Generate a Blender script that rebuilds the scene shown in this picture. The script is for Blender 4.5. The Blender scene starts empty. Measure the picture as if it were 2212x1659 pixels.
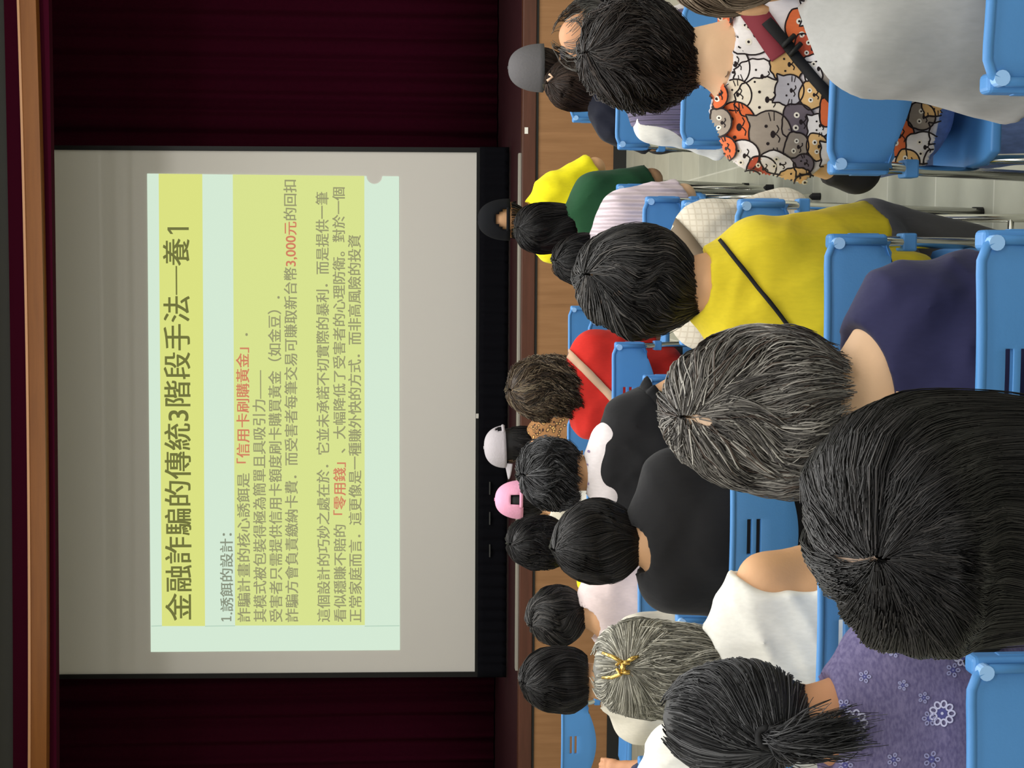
import bpy, bmesh, math, random
import numpy as np
from mathutils import Vector, Matrix
from mathutils.bvhtree import BVHTree

SC = bpy.context.scene
COL = SC.collection
PI = math.pi

# ------------------------------------------------------------------ camera
CAM_H, FOC = 1.62, 3300.0                       # eye height (m), focal length in px of a 2212 px wide frame
PITCH, YAW = math.atan(256 / 3300), math.radians(4.6)
FW = np.array([-math.sin(YAW) * math.cos(PITCH), math.cos(YAW) * math.cos(PITCH), -math.sin(PITCH)])
RT = np.array([math.cos(YAW), math.sin(YAW), 0.0])
DN = -np.cross(RT, FW)
EYE = np.array([0.0, 0.0, CAM_H])
cam_data = bpy.data.cameras.new('camera')
cam_data.sensor_fit = 'HORIZONTAL'
cam_data.sensor_width = 36.0
cam_data.lens = FOC / 2212 * 36
cam_data.clip_start = 0.05
cam = bpy.data.objects.new('camera', cam_data)
COL.objects.link(cam)
# the phone was held upright, the picture file lies on its side: picture right is down in the room
cam.matrix_world = Matrix(((DN[0], RT[0], -FW[0], EYE[0]), (DN[1], RT[1], -FW[1], EYE[1]), (DN[2], RT[2], -FW[2], EYE[2]), (0, 0, 0, 1)))
SC.camera = cam

# ------------------------------------------------------------------ light
SC.view_settings.view_transform = 'Standard'
SC.view_settings.look = 'None'
SC.view_settings.gamma = 1.0
SC.view_settings.use_curve_mapping = False
SC.view_settings.exposure = 0.0
SC.cycles.use_denoising = True
SC.cycles.max_bounces = 6
world = bpy.data.worlds.new('world')
SC.world = world
world.use_nodes = True
world.node_tree.nodes['Background'].inputs[0].default_value = (0.95, 0.98, 1.0, 1)
world.node_tree.nodes['Background'].inputs[1].default_value = 0.0


def area(name, loc, sx, sy, power, color=(1, 0.99, 0.97), rot=(0, 0, 0)):
    l = bpy.data.lights.new(name, 'AREA')
    l.shape = 'RECTANGLE'
    l.size, l.size_y, l.energy, l.color = sx, sy, power, color
    o = bpy.data.objects.new(name, l)
    o.location, o.rotation_euler = loc, rot
    COL.objects.link(o)
    return o


# fluorescent rows on the hall ceiling (above the frame) and unseen broad fill lights behind and right of the audience
for i, yy in enumerate((-1.5, 1.2, 3.9, 6.4, 8.8)):
    area('ceiling_lamp', (0.2, yy, 4.35), 7.0, 0.6, (118, 122, 132, 165, 125)[i])
area('rear_fill_light', (0.5, -5.6, 2.3), 7.0, 2.4, 105, (0.95, 0.98, 1.0), (math.radians(82), 0, 0))
area('side_fill_light', (5.4, 3.5, 2.3), 6.0, 2.0, 45, (0.95, 0.98, 1.0), (math.radians(90), 0, math.radians(90)))  # unseen soft light from the right, no window there


# ------------------------------------------------------------------ picture geometry helpers
def ray(x, y):
    return FW + (829.5 - y) / FOC * RT + (x - 1106.0) / FOC * DN


def PY(x, y, Y):
    r = ray(x, y)
    return EYE + r * (Y / r[1])


def PZ(x, y, z):
    r = ray(x, y)
    return EYE + r * ((z - CAM_H) / r[2])


def proj(p):
    q = np.asarray(p) - EYE
    dep = q @ FW
    return np.stack([1106 + (q @ DN) / dep * FOC, 829.5 - (q @ RT) / dep * FOC], -1)


def lin(c):
    return tuple((v / 255 / 12.92) if v / 255 <= 0.04045 else ((v / 255 + 0.055) / 1.055) ** 2.4 for v in c)


# ------------------------------------------------------------------ object helpers
def link(name, me, m=None, parent=None):
    o = bpy.data.objects.new(name, me)
    COL.objects.link(o)
    if m is not None:
        for k in (m if isinstance(m, (list, tuple)) else [m]):
            me.materials.append(k)
    if parent is not None:
        o.parent = parent
    return o


def tag(o, label=None, cat=None, group=None, kind=None):
    if label:
        o['label'] = label
    if cat:
        o['category'] = cat
    if group:
        o['group'] = group
    if kind:
        o['kind'] = kind
    return o


def empty(name, loc, rz=0.0):
    o = bpy.data.objects.new(name, None)
    o.location = loc
    o.rotation_euler = (0, 0, rz)
    o.empty_display_size = 0.1
    COL.objects.link(o)
    return o


def np_mesh(name, V, Q, cols=None, smooth=True, mats=None):
    """mesh from vertex array and an (n,3) or (n,4) face array"""
    V = np.asarray(V, np.float32)
    Q = np.asarray(Q, np.int32)
    me = bpy.data.meshes.new(name)
    k = Q.shape[1]
    me.vertices.add(len(V))
    me.vertices.foreach_set('co', V.ravel())
    me.loops.add(Q.size)
    me.loops.foreach_set('vertex_index', Q.ravel())
    me.polygons.add(len(Q))
    me.polygons.foreach_set('loop_start', np.arange(0, Q.size, k, dtype=np.int32))
    me.polygons.foreach_set('loop_total', np.full(len(Q), k, np.int32))
    if mats is not None:
        me.polygons.foreach_set('material_index', np.asarray(mats, np.int32))
    me.polygons.foreach_set('use_smooth', np.full(len(Q), smooth, bool))
    me.update(calc_edges=True)
    me.validate()
    if cols is not None:
        a = me.color_attributes.new('Col', 'FLOAT_COLOR', 'POINT')
        c = np.ones((len(V), 4), np.float32)
        c[:, :3] = cols
        a.data.foreach_set('color', c.ravel())
    return me


class MB:
    """collects shapes into one mesh"""

    def __init__(self):
        self.v, self.f, self.mi = [], [], []

    def add(self, v, f, mi=0):
        b = len(self.v)
        self.v += [tuple(map(float, q)) for q in v]
        self.f += [tuple(b + i for i in q) for q in f]
        self.mi += [mi] * len(f)
        return self

    def box(self, lo, hi, mi=0, M=None):
        x0, y0, z0 = lo
        x1, y1, z1 = hi
        v = [(x0, y0, z0), (x1, y0, z0), (x1, y1, z0), (x0, y1, z0), (x0, y0, z1), (x1, y0, z1), (x1, y1, z1), (x0, y1, z1)]
        if M is not None:
            v = [M @ Vector(q) for q in v]
        return self.add(v, [(3, 2, 1, 0), (4, 5, 6, 7), (0, 1, 5, 4), (1, 2, 6, 5), (2, 3, 7, 6), (3, 0, 4, 7)], mi)

    def tube(self, pts, r, n=10, mi=0, cap=True):
        pts = [Vector(p) for p in pts]
        rs = r if isinstance(r, (list, tuple)) else [r] * len(pts)
        t = [(pts[min(i + 1, len(pts) - 1)] - pts[max(i - 1, 0)]).normalized() for i in range(len(pts))]
        up = Vector((0, 0, 1)) if abs(t[0].z) < 0.9 else Vector((1, 0, 0))
        v, f = [], []
        a = t[0].cross(up).normalized()
        for i, p in enumerate(pts):
            a = (a - t[i] * a.dot(t[i])).normalized()
            b = t[i].cross(a)
            for k in range(n):
                g = 2 * PI * k / n
                v.append(p + a * (math.cos(g) * rs[i]) + b * (math.sin(g) * rs[i]))
        for i in range(len(pts) - 1):
            for k in range(n):
                f.append((i * n + k, i * n + (k + 1) % n, (i + 1) * n + (k + 1) % n, (i + 1) * n + k))
        if cap:
            f.append(tuple(reversed(range(n))))
            f.append(tuple((len(pts) - 1) * n + k for k in range(n)))
        return self.add(v, f, mi)

    def mesh(self, name, smooth=False):
        me = bpy.data.meshes.new(name)
        me.from_pydata(self.v, [], self.f)
        me.polygons.foreach_set('material_index', self.mi)
        me.polygons.foreach_set('use_smooth', [smooth] * len(self.f))
        me.update()
        return me

    def build(self, name, m=None, parent=None, smooth=False, bevel=0.0, seg=2):
        o = link(name, self.mesh(name, smooth), m, parent)
        if bevel:
            b = o.modifiers.new('b', 'BEVEL')
            b.width, b.segments, b.limit_method = bevel, seg, 'ANGLE'
        return o


# ------------------------------------------------------------------ materials
def newmat(name):
    m = bpy.data.materials.new(name)
    m.use_nodes = True
    nt = m.node_tree
    return m, nt, nt.nodes['Principled BSDF']


def mat(name, rgb, rough=0.7, metal=0.0, spec=0.3, var=0.0, vscale=20.0, bump=0.0, bscale=80.0, stretch=(1, 1, 1), sheen=0.0, emit=0.0, var_stretch=None):
    m, nt, b = newmat(name)
    c = lin(rgb)
    b.inputs['Base Color'].default_value = (*c, 1)
    b.inputs['Roughness'].default_value = rough
    b.inputs['Metallic'].default_value = metal
    b.inputs['Specular IOR Level'].default_value = spec
    if sheen:
        b.inputs['Sheen Weight'].default_value = sheen
    if emit:
        b.inputs['Emission Color'].default_value = (*c, 1)
        b.inputs['Emission Strength'].default_value = emit
    if var or bump:
        tc = nt.nodes.new('ShaderNodeTexCoord')

        def noise(scale, st):
            mp = nt.nodes.new('ShaderNodeMapping')
            mp.inputs['Scale'].default_value = st
            nt.links.new(tc.outputs['Object'], mp.inputs['Vector'])
            n = nt.nodes.new('ShaderNodeTexNoise')
            n.inputs['Scale'].default_value = scale
            n.inputs['Detail'].default_value = 4
            nt.links.new(mp.outputs[0], n.inputs['Vector'])
            return n
        if var:
            n = noise(vscale, var_stretch or stretch)
            mr = nt.nodes.new('ShaderNodeMapRange')
            mr.inputs['From Min'].default_value, mr.inputs['From Max'].default_value = 0.3, 0.7
            mr.inputs['To Min'].default_value, mr.inputs['To Max'].default_value = 1 - var, 1 + var
            nt.links.new(n.outputs['Fac'], mr.inputs['Value'])
            mx = nt.nodes.new('ShaderNodeVectorMath')
            mx.operation = 'SCALE'
            mx.inputs[0].default_value = c
            nt.links.new(mr.outputs[0], mx.inputs['Scale'])
            nt.links.new(mx.outputs[0], b.inputs['Base Color'])
        if bump:
            n = noise(bscale, stretch)
            bp = nt.nodes.new('ShaderNodeBump')
            bp.inputs['Strength'].default_value = bump
            bp.inputs['Distance'].default_value = 0.01
            nt.links.new(n.outputs['Fac'], bp.inputs['Height'])
            nt.links.new(bp.outputs[0], b.inputs['Normal'])
    return m


def cloth(name, rgb, **k):
    a = dict(rough=0.85, spec=0.15, bump=0.6, bscale=8, stretch=(1.8, 1, 0.6), var=0.04, vscale=90, sheen=0.08)
    a.update(k)
    return mat(name, rgb, **a)


M = {}
M['plastic'] = mat('blue_plastic', (80, 142, 206), 0.42, spec=0.4, bump=0.04, bscale=260, var=0.03, vscale=6)
M['plastic_cap'] = mat('pale_blue_plastic', (150, 195, 245), 0.3, spec=0.5)
M['chrome'] = mat('chrome_tube', (215, 215, 208), 0.16, metal=1.0)
M['black_rubber'] = mat('black_rubber', (25, 25, 27), 0.6)
M['skin'] = mat('skin', (214, 166, 124), 0.55, spec=0.35, var=0.05, vscale=14, bump=0.05, bscale=200)
M['skin_pale'] = mat('skin_pale', (228, 188, 150), 0.55, spec=0.35, var=0.04, vscale=14, bump=0.05, bscale=200)
M['skin_tan'] = mat('skin_tan', (196, 142, 104), 0.55, spec=0.35, var=0.05, vscale=14, bump=0.05, bscale=200)
M['trousers_black'] = cloth('black_trousers', (32, 32, 36))
M['trousers_gray'] = cloth('gray_trousers', (96, 94, 94))
M['jeans'] = cloth('blue_jeans', (122, 144, 198), var=0.15, vscale=60)
M['shoe'] = mat('dark_shoe', (38, 36, 38), 0.5)
M['black_strap'] = mat('black_webbing', (22, 22, 24), 0.7)
M['lip'] = mat('lip', (180, 96, 88), 0.5)
M['eye_white'] = mat('eye_white', (235, 232, 226), 0.3)
M['iris'] = mat('iris', (30, 20, 15), 0.2)


def hair_material():
    m, nt, b = newmat('hair')
    a = nt.nodes.new('ShaderNodeVertexColor')
    a.layer_name = 'Col'
    nt.links.new(a.outputs['Color'], b.inputs['Base Color'])
    b.inputs['Roughness'].default_value = 0.46
    b.inputs['Specular IOR Level'].default_value = 0.3
    return m


M['hair'] = hair_material()


def wood_material(name, c0, c1, rough, stretch, scale=3.0, spec=0.3):
    m, nt, b = newmat(name)
    tc = nt.nodes.new('ShaderNodeTexCoord')
    mp = nt.nodes.new('ShaderNodeMapping')
    mp.inputs['Scale'].default_value = stretch
    nt.links.new(tc.outputs['Object'], mp.inputs['Vector'])
    n = nt.nodes.new('ShaderNodeTexNoise')
    n.inputs['Scale'].default_value = scale
    n.inputs['Detail'].default_value = 8
    n.inputs['Roughness'].default_value = 0.65
    nt.links.new(mp.outputs[0], n.inputs['Vector'])
    r = nt.nodes.new('ShaderNodeValToRGB')
    r.color_ramp.elements[0].position, r.color_ramp.elements[1].position = 0.3, 0.7
    r.color_ramp.elements[0].color = (*lin(c0), 1)
    r.color_ramp.elements[1].color = (*lin(c1), 1)
    nt.links.new(n.outputs['Fac'], r.inputs[0])
    nt.links.new(r.outputs[0], b.inputs['Base Color'])
    b.inputs['Roughness'].default_value = rough
    b.inputs['Specular IOR Level'].default_value = spec
    return m


M['stage_wood'] = wood_material('stage_wood', (138, 99, 63), (158, 116, 78), 0.5, (7, 1, 0.5))
M['trim_wood'] = wood_material('dark_trim_wood', (74, 44, 32), (92, 55, 42), 0.4, (0.6, 4, 9))
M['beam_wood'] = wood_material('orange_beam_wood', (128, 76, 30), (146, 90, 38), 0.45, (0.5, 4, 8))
M['beam_highlight'] = mat('pale_beam_highlight', (214, 160, 116), 0.35)  # pale tone stands in for the highlight along the beam top


def curtain_material():
    m, nt, b = newmat('maroon_velvet')
    tc = nt.nodes.new('ShaderNodeTexCoord')
    n = nt.nodes.new('ShaderNodeTexNoise')
    n.inputs['Scale'].default_value = 40
    nt.links.new(tc.outputs['Object'], n.inputs['Vector'])
    r = nt.nodes.new('ShaderNodeValToRGB')
    r.color_ramp.elements[0].color = (*lin((48, 5, 22)), 1)
    r.color_ramp.elements[1].color = (*lin((58, 7, 27)), 1)
    nt.links.new(n.outputs['Fac'], r.inputs[0])
    nt.links.new(r.outputs[0], b.inputs['Base Color'])
    b.inputs['Roughness'].default_value = 0.95
    b.inputs['Specular IOR Level'].default_value = 0.05
    return m


M['curtain'] = curtain_material()
M['valance'] = mat('dark_maroon_cloth', (62, 10, 30), 0.95, spec=0.05)
M['stage_floor'] = mat('dark_stage_carpet', (52, 22, 28), 0.8, spec=0.1, var=0.1)
M['black_cloth'] = mat('black_drape', (14, 14, 18), 0.9, spec=0.05)
M['dark_wall'] = mat('charcoal_wall', (78, 78, 76), 0.9, spec=0.1)
M['wall'] = mat('cream_wall', (214, 208, 196), 0.9, spec=0.1, bump=0.05)
M['ceiling'] = mat('white_ceiling', (226, 224, 218), 0.9, spec=0.1)
M['screen'] = mat('screen_fabric', (232, 228, 220), 0.9, spec=0.05)
M['frame_black'] = mat('black_frame', (18, 18, 18), 0.5)
M['metal_strip'] = mat('gray_metal_strip', (150, 145, 136), 0.45, metal=0.3)
M['baseboard'] = mat('black_skirting', (34, 34, 32), 0.6)
M['white_tag'] = mat('white_tag', (236, 232, 222), 0.6)


def floor_material():
    m, nt, b = newmat('floor_tiles')
    tc = nt.nodes.new('ShaderNodeTexCoord')
    br = nt.nodes.new('ShaderNodeTexBrick')
    br.offset = 0.0
    br.inputs['Scale'].default_value = 1.0
    br.inputs['Brick Width'].default_value = 0.45
    br.inputs['Row Height'].default_value = 0.45
    br.inputs['Mortar Size'].default_value = 0.004
    br.inputs['Color1'].default_value = (*lin((168, 168, 152)), 1)
    br.inputs['Color2'].default_value = (*lin((158, 160, 146)), 1)
    br.inputs['Mortar'].default_value = (*lin((190, 190, 176)), 1)
    nt.links.new(tc.outputs['Object'], br.inputs['Vector'])
    n = nt.nodes.new('ShaderNodeTexNoise')
    n.inputs['Scale'].default_value = 9
    n.inputs['Detail'].default_value = 6
    nt.links.new(tc.outputs['Object'], n.inputs['Vector'])
    mr = nt.nodes.new('ShaderNodeMapRange')
    mr.inputs['To Min'].default_value, mr.inputs['To Max'].default_value = 0.86, 1.14
    nt.links.new(n.outputs['Fac'], mr.inputs['Value'])
    mx = nt.nodes.new('ShaderNodeVectorMath')
    mx.operation = 'SCALE'
    nt.links.new(br.outputs['Color'], mx.inputs[0])
    nt.links.new(mr.outputs[0], mx.inputs['Scale'])
    nt.links.new(mx.outputs[0], b.inputs['Base Color'])
    b.inputs['Roughness'].default_value = 0.35
    b.inputs['Specular IOR Level'].default_value = 0.35
    return m


M['floor'] = floor_material()

# ------------------------------------------------------------------ the hall
XL, XR, YB, YS, YC, ZC = -6.2, 6.0, -6.2, 10.65, 13.0, 4.7      # walls, back wall, stage front, curtain line, ceiling


def struct(name, mb, m, label=None, **k):
    o = mb.build(name, m, **k)
    o['kind'] = 'structure'
    if label:
        o['label'] = label
    return o


struct('floor', MB().box((XL, YB, -0.1), (XR, YS + 3.2, 0.0)), M['floor'])
struct('ceiling', MB().box((XL, YB, ZC), (XR, YS + 0.02, ZC + 0.1)).box((XL, YS + 0.02, 5.6), (XR, YC + 0.9, 5.7)), M['ceiling'])
struct('wall_left', MB().box((XL - 0.1, YB, 0), (XL, YC + 0.9, 5.7)), M['wall'])
struct('wall_right', MB().box((XR, YB, 0), (XR + 0.1, YC + 0.9, 5.7)), M['wall'])
struct('wall_back', MB().box((XL, YB - 0.1, 0), (XR, YB, ZC)), M['wall'])
struct('wall_front', MB().box((XL, YC + 0.8, 0), (XR, YC + 0.9, 5.7)), M['dark_wall'])

STAGE_Z = 0.73
stage = empty('stage', (0, YS, 0))
tag(stage, 'raised wooden stage across the hall with dark edge trim and black skirting', 'stage')
MB().box((XL + 0.02, 0.02, 0.09), (XR - 0.02, 0.05, STAGE_Z - 0.11)).build('front_panel', M['stage_wood'], stage)
MB().box((XL + 0.02, 0.05, 0.0), (XR - 0.02, 3.1, STAGE_Z - 0.012)).build('platform', M['stage_floor'], stage)
MB().box((XL + 0.02, 0.0, STAGE_Z - 0.095), (XR - 0.02, 0.12, STAGE_Z)).build('edge_trim', M['trim_wood'], stage, bevel=0.006)
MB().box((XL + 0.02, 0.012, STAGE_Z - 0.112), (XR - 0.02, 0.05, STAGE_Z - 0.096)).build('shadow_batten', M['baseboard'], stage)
MB().box((XL + 0.02, 0.008, 0.0), (XR - 0.02, 0.05, 0.09)).build('skirting', M['baseboard'], stage)
# panel joints of the front
for jx in (-3.9, -2.7, -1.5, -0.3, 0.9, 2.1, 3.3):
    MB().box((jx, 0.0185, 0.092), (jx + 0.004, 0.021, STAGE_Z - 0.115)).build('panel_joint', M['stage_wood'], stage)
a, b = PY(1124, 1450, YS + 0.02)[0], PY(1124, 330, YS + 0.02)[0]
o = MB().box((a, YS + 0.03, STAGE_Z), (b, YS + 0.10, STAGE_Z + 0.022)).build('cable_cover', M['metal_strip'], bevel=0.004)
tag(o, 'long gray cable cover lying along the stage edge below the screen', 'cable cover')
p = PY(1137, 282, YS - 0.005)
o = MB().box((p[0] - 0.022, YS - 0.005, p[2] - 0.012), (p[0] + 0.022, YS, p[2] + 0.012)).build('edge_tag', M['white_tag'])
tag(o, 'small white tag stuck on the dark stage edge', 'tag')


# curtains: pleated sheets
def pleats(name, x0, x1, y, z0, z1, m, amp=0.07, wl=0.30, seed=0, parent=None, th=0.015):
    rnd = np.random.RandomState(seed)
    n = int((x1 - x0) / 0.02)
    xs = np.linspace(x0, x1, n)
    ph = np.cumsum(np.abs(rnd.normal(1, 0.25, n))) * (xs[1] - xs[0]) / wl * 2 * PI
    yy = y + amp * np.sin(ph) + 0.3 * amp * np.sin(2.3 * ph + 1)
    zs = np.linspace(z0, z1, 6)
    V = [(x, q + 0.01 * math.sin(3 * z + x), z) for z in zs for x, q in zip(xs, yy)]
    Q = [(i * n + k, i * n + k + 1, (i + 1) * n + k + 1, (i + 1) * n + k) for i in range(len(zs) - 1) for k in range(n - 1)]
    o = link(name, np_mesh(name, V, Q), m, parent)
    s = o.modifiers.new('s', 'SOLIDIFY')
    s.thickness, s.offset = th, 0
    return o


tag(pleats('stage_curtain', -5.9, -0.72, YC + 0.3, STAGE_Z, 5.4, M['curtain'], 0.03, 0.22, 3), 'dark maroon stage curtain hanging left of and behind the screen', 'curtain', 'stage curtains')
tag(pleats('stage_curtain', -0.72, 5.7, YC + 0.3, STAGE_Z, 5.4, M['curtain'], 0.03, 0.22, 4), 'dark maroon stage curtain hanging right of the screen', 'curtain', 'stage curtains')

# proscenium above the stage mouth: charcoal wall, upper valance, wooden beam, lower valance
zz = lambda x, y, Y=YS: PY(x, y, Y)[2]
struct('wall_header', MB().box((XL, YS - 0.02, zz(29, 800)), (XR, YS + 0.12, 5.7)), M['dark_wall'])
N = 40


def band(name, xs_r, xs_l, Y0, Y1, m, label, cat=None, kind=None, bow=0.0):
    """horizontal board whose lower/upper edge heights come from the two ends of the picture"""
    V, F = [], []
    for i in range(N + 1):
        t = i / N
        yim = -400 + t * 2459
        s = (yim) / 1659
        bo = bow * (1 - (2 * s - 1) ** 2)
        for (xr, xl), Y in ((xs_r, Y0), (xs_l, Y0)):
            pass
        top = xs_r[0] + (xs_l[0] - xs_r[0]) * s + bo
        bot = xs_r[1] + (xs_l[1] - xs_r[1]) * s + bo
        pt, pb = PY(top, yim, Y0), PY(bot, yim, Y0)
        V += [(pt[0], Y0, pt[2]), (pb[0], Y0, pb[2]), (pb[0], Y1, pb[2]), (pt[0], Y1, pt[2])]
    for i in range(N):
        for k in range(4):
            F.append((4 * i + k, 4 * i + (k + 1) % 4, 4 * i + 4 + (k + 1) % 4, 4 * i + 4 + k))
    F += [(0, 1, 2, 3), tuple(4 * N + k for k in (3, 2, 1, 0))]
    F = [tuple(reversed(q)) for q in F]
    o = MB().add(V, F).build(name, m)
    if kind:
        o['kind'] = kind
        o['label'] = label
    else:
        tag(o, label, cat)
    return o


band('upper_valance', (8, 42), (28, 66), YS - 0.06, YS - 0.02, M['valance'], 'narrow dark maroon valance above the wooden beam', 'valance', bow=5)
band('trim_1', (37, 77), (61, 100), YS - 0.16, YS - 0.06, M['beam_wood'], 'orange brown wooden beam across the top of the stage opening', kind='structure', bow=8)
band('trim_2', (36, 41), (60, 65.5), YS - 0.175, YS - 0.05, M['beam_highlight'], 'pale painted highlight along the upper edge of the wooden beam', kind='structure', bow=8)
band('lower_valance', (70, 105), (94, 122), YS - 0.05, YS + 0.05, M['valance'], 'dark maroon valance hanging below the wooden beam', 'valance', bow=3)

# ------------------------------------------------------------------ projection screen with the slide
YSC = 12.6
ps = empty('projection_screen', tuple(PY(1040, 890, YSC)))
ps.location.z = STAGE_Z
tag(ps, 'large gray white projection screen with black border above the stage', 'projection screen')


def on_screen(x, y, dy=0.0):
    q = PY(x, y, YSC + dy)
    return (q[0] - ps.location.x, dy, q[2] - ps.location.z)


def slab(pts, y0, y1):
    """pts: picture points (x,y) in order; a thin slab on the screen plane between two depths"""
    mb = MB()
    n = len(pts)
    v = []
    for d in (y0, y1):
        for x, y in pts:
            q = PY(x, y, YSC)
            v.append((q[0] - ps.location.x, d, q[2] - ps.location.z))
    f = [tuple(range(n)), tuple(reversed(range(n, 2 * n)))]
    for i in range(n):
        j = (i + 1) % n
        f.append((i, i + n, j + n, j))
    return mb.add(v, f)


ps.location.y = YSC
slab([(90, 323.5), (90, 1457), (1025.5, 1450.5), (1029.5, 329.5)], 0.0, 0.02).build('screen_fabric', M['screen'], ps)
fr = MB()
for pts in ([(60, 314), (60, 323.5), (1029.5, 329.5), (1038, 319)], [(60, 1457), (60, 1466), (1034, 1461), (1025.5, 1450.5)],
            [(1029.5, 329.5), (1025.5, 1450.5), (1034, 1461), (1038, 319)]):
    s = slab(pts, -0.02, 0.03)
    fr.add(s.v, s.f)
fr.build('border', M['frame_black'], ps)
q = on_screen(1031, 898)
MB().box((q[0] - 0.02, -0.03, q[2] - 0.012), (q[0] + 0.02, -0.02, q[2] + 0.012)).build('pull_tab', M['white_tag'], ps, bevel=0.003)

for sx in (-1.6, 0.0, 1.6):
    MB().box((sx - 0.03, 0.03, 0.0), (sx + 0.03, 0.06, 0.32)).build('stand_leg', M['frame_black'], ps)
# black skirted platform under the screen
YK = 11.85
a, b = PY(1080, 1462, YK)[0], PY(1080, 318, YK)[0]
sk = pleats('screen_skirt', a, b, YK, STAGE_Z, PY(1034, 890, YK)[2], M['black_cloth'], 0.01, 0.09, 8)
tag(sk, 'black cloth skirt standing on the stage under the projection screen', 'drape')
for yy in (1055, 1120, 1190):
    q = PY(1058, yy, YK - 0.03)
    MB().box((q[0] - 0.05, YK - 0.03, q[2] - 0.004), (q[0] + 0.05, YK - 0.012, q[2] + 0.004)).build('clip', M['dark_wall'], sk)

# the slide: emissive picture on the screen
SL = ((326, 1408), (318, 375), (862, 381), (864, 1404))


def slide_pt(s, t):
    a = [SL[0][k] * (1 - s) + SL[1][k] * s for k in (0, 1)]
    b = [SL[3][k] * (1 - s) + SL[2][k] * s for k in (0, 1)]
    return (a[0] * (1 - t) + b[0] * t, a[1] * (1 - t) + b[1] * t)


def st_of(x, y):
    s = (1406 - y) / (1406 - 378)
    for _ in range(4):
        a = slide_pt(s, 0)
        b = slide_pt(s, 1)
        t = (x - a[0]) / (b[0] - a[0])
        yy = slide_pt(s, t)[1]
        s += (yy - y) / 1028
    return s, t


def glow(name, rgb, e=1.0):
    m, nt, b = newmat(name)
    b.inputs['Base Color'].default_value = (0.02, 0.02, 0.02, 1)
    b.inputs['Roughness'].default_value = 1
    b.inputs['Specular IOR Level'].default_value = 0
    b.inputs['Emission Color'].default_value = (*lin(rgb), 1)
    b.inputs['Emission Strength'].default_value = e
    return m


G = {'pale': glow('slide_pale_green', (211, 232, 211)), 'yel': glow('slide_yellow', (218, 224, 128)), 'yel2': glow('slide_soft_yellow', (215, 225, 141)),
     'title': glow('slide_title_ink', (112, 114, 62)), 'ink': glow('slide_gray_ink', (152, 152, 112)), 'ink1': glow('slide_heading_ink', (138, 146, 126)),
     'red': glow('slide_red_ink', (208, 128, 98)), 'line': glow('slide_rule', (176, 204, 184))}
slide = empty('projected_slide', (ps.location.x, YSC - 0.004, ps.location.z))
tag(slide, 'pale green and yellow text slide projected on the screen', 'slide')


def slide_quad(name, pts, m, dy):
    return slab(pts, dy, dy + 0.0015).build(name, m, slide)


shadow_notch = [(826, 380.6)] + [(809 + 17 * math.cos(a), 380.5 + 17 * math.sin(a)) for a in np.linspace(0, PI, 13)] + [(792, 380.3)]  # shadow of a head in the projector beam, cut into the slide outline
sheet = [SL[0], SL[1]] + list(reversed(shadow_notch)) + [SL[2], SL[3]]
me = slab(sheet, 0, 0.0015)
o = me.build('slide_background', G['pale'], slide)
slide_quad('title_band', [(350, 1352), (343, 375.3), (437, 376.3), (443, 1352)], G['yel'], -0.001)
slide_quad('text_band', [(508, 1351), (503, 377), (787, 380.2), (788, 1350)], G['yel2'], -0.001)
for x0, x1 in ((327, 350), (443, 508), (788, 863)):
    slide_quad('rule_line', [(x0, 1353.2), (x0, 1351.6), (x1, 1350.6), (x1, 1352.2)], G['line'], -0.0012)


def text_line(name, runs, x_top, x_bot, y_left, y_right, bold=0.0):
    """runs: [(text, material)], fitted between picture columns x_top..x_bot and rows y_left..y_right"""
    body = ''.join(r[0] for r in runs)
    cu = bpy.data.curves.new(name, 'FONT')
    cu.body = body
    cu.size = 1.0
    cu.resolution_u = 4
    for i, ch in enumerate(body):
        k = 0
        for j, r in enumerate(runs):
            k += len(r[0])
            if i < k:
                cu.body_format[i].material_index = j
                break
    for r in runs:
        cu.materials.append(r[1])
    t = bpy.data.objects.new(name, cu)
    COL.objects.link(t)
    bpy.context.view_layer.update()
    dg = bpy.context.evaluated_depsgraph_get()
    me = bpy.data.meshes.new_from_object(t.evaluated_get(dg))
    bpy.data.objects.remove(t)
    n = len(me.vertices)
    co = np.empty(n * 3, np.float32)
    me.vertices.foreach_get('co', co)
    co = co.reshape(-1, 3)
    lo, hi = co.min(0), co.max(0)
    if bold:
        bm = bmesh.new()
        for dx, dy in ((-bold, -bold * .5), (bold, -bold * .5), (-bold, bold * .5), (bold, bold * .5)):
            nb = len(bm.verts)
            bm.from_mesh(me)
            bm.verts.ensure_lookup_table()
            for v in bm.verts[nb:]:
                v.co.x += dx
                v.co.y += dy
        bm.to_mesh(me)
        bm.free()
        n = len(me.vertices)
        co = np.empty(n * 3, np.float32)
        me.vertices.foreach_get('co', co)
        co = co.reshape(-1, 3)
    sl, tl = st_of((x_top + x_bot) / 2, y_left)
    sr, tr_ = st_of((x_top + x_bot) / 2, y_right)
    ht = st_of(x_bot, (y_left + y_right) / 2)[1] - st_of(x_top, (y_left + y_right) / 2)[1]
    t0 = st_of(x_top, (y_left + y_right) / 2)[1]
    # full-height glyphs span roughly -0.08 .. 0.84 em
    glo, ghi = (-0.07, 0.83)
    out = np.empty_like(co)
    for i in range(n):
        s = sl + (sr - sl) * (co[i, 0] - lo[0]) / (hi[0] - lo[0])
        tt = t0 + ht * (ghi - co[i, 1]) / (ghi - glo)
        x, y = slide_pt(s, tt)
        q = PY(x, y, YSC - 0.004)
        out[i] = (q[0] - ps.location.x, -0.0028, q[2] - ps.location.z)
    me.vertices.foreach_set('co', out.ravel())
    me.update()
    me.name = name
    o = link(name, me, None, slide)
    if not me.materials:
        for r in runs:
            me.materials.append(r[1])
    return o


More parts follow.
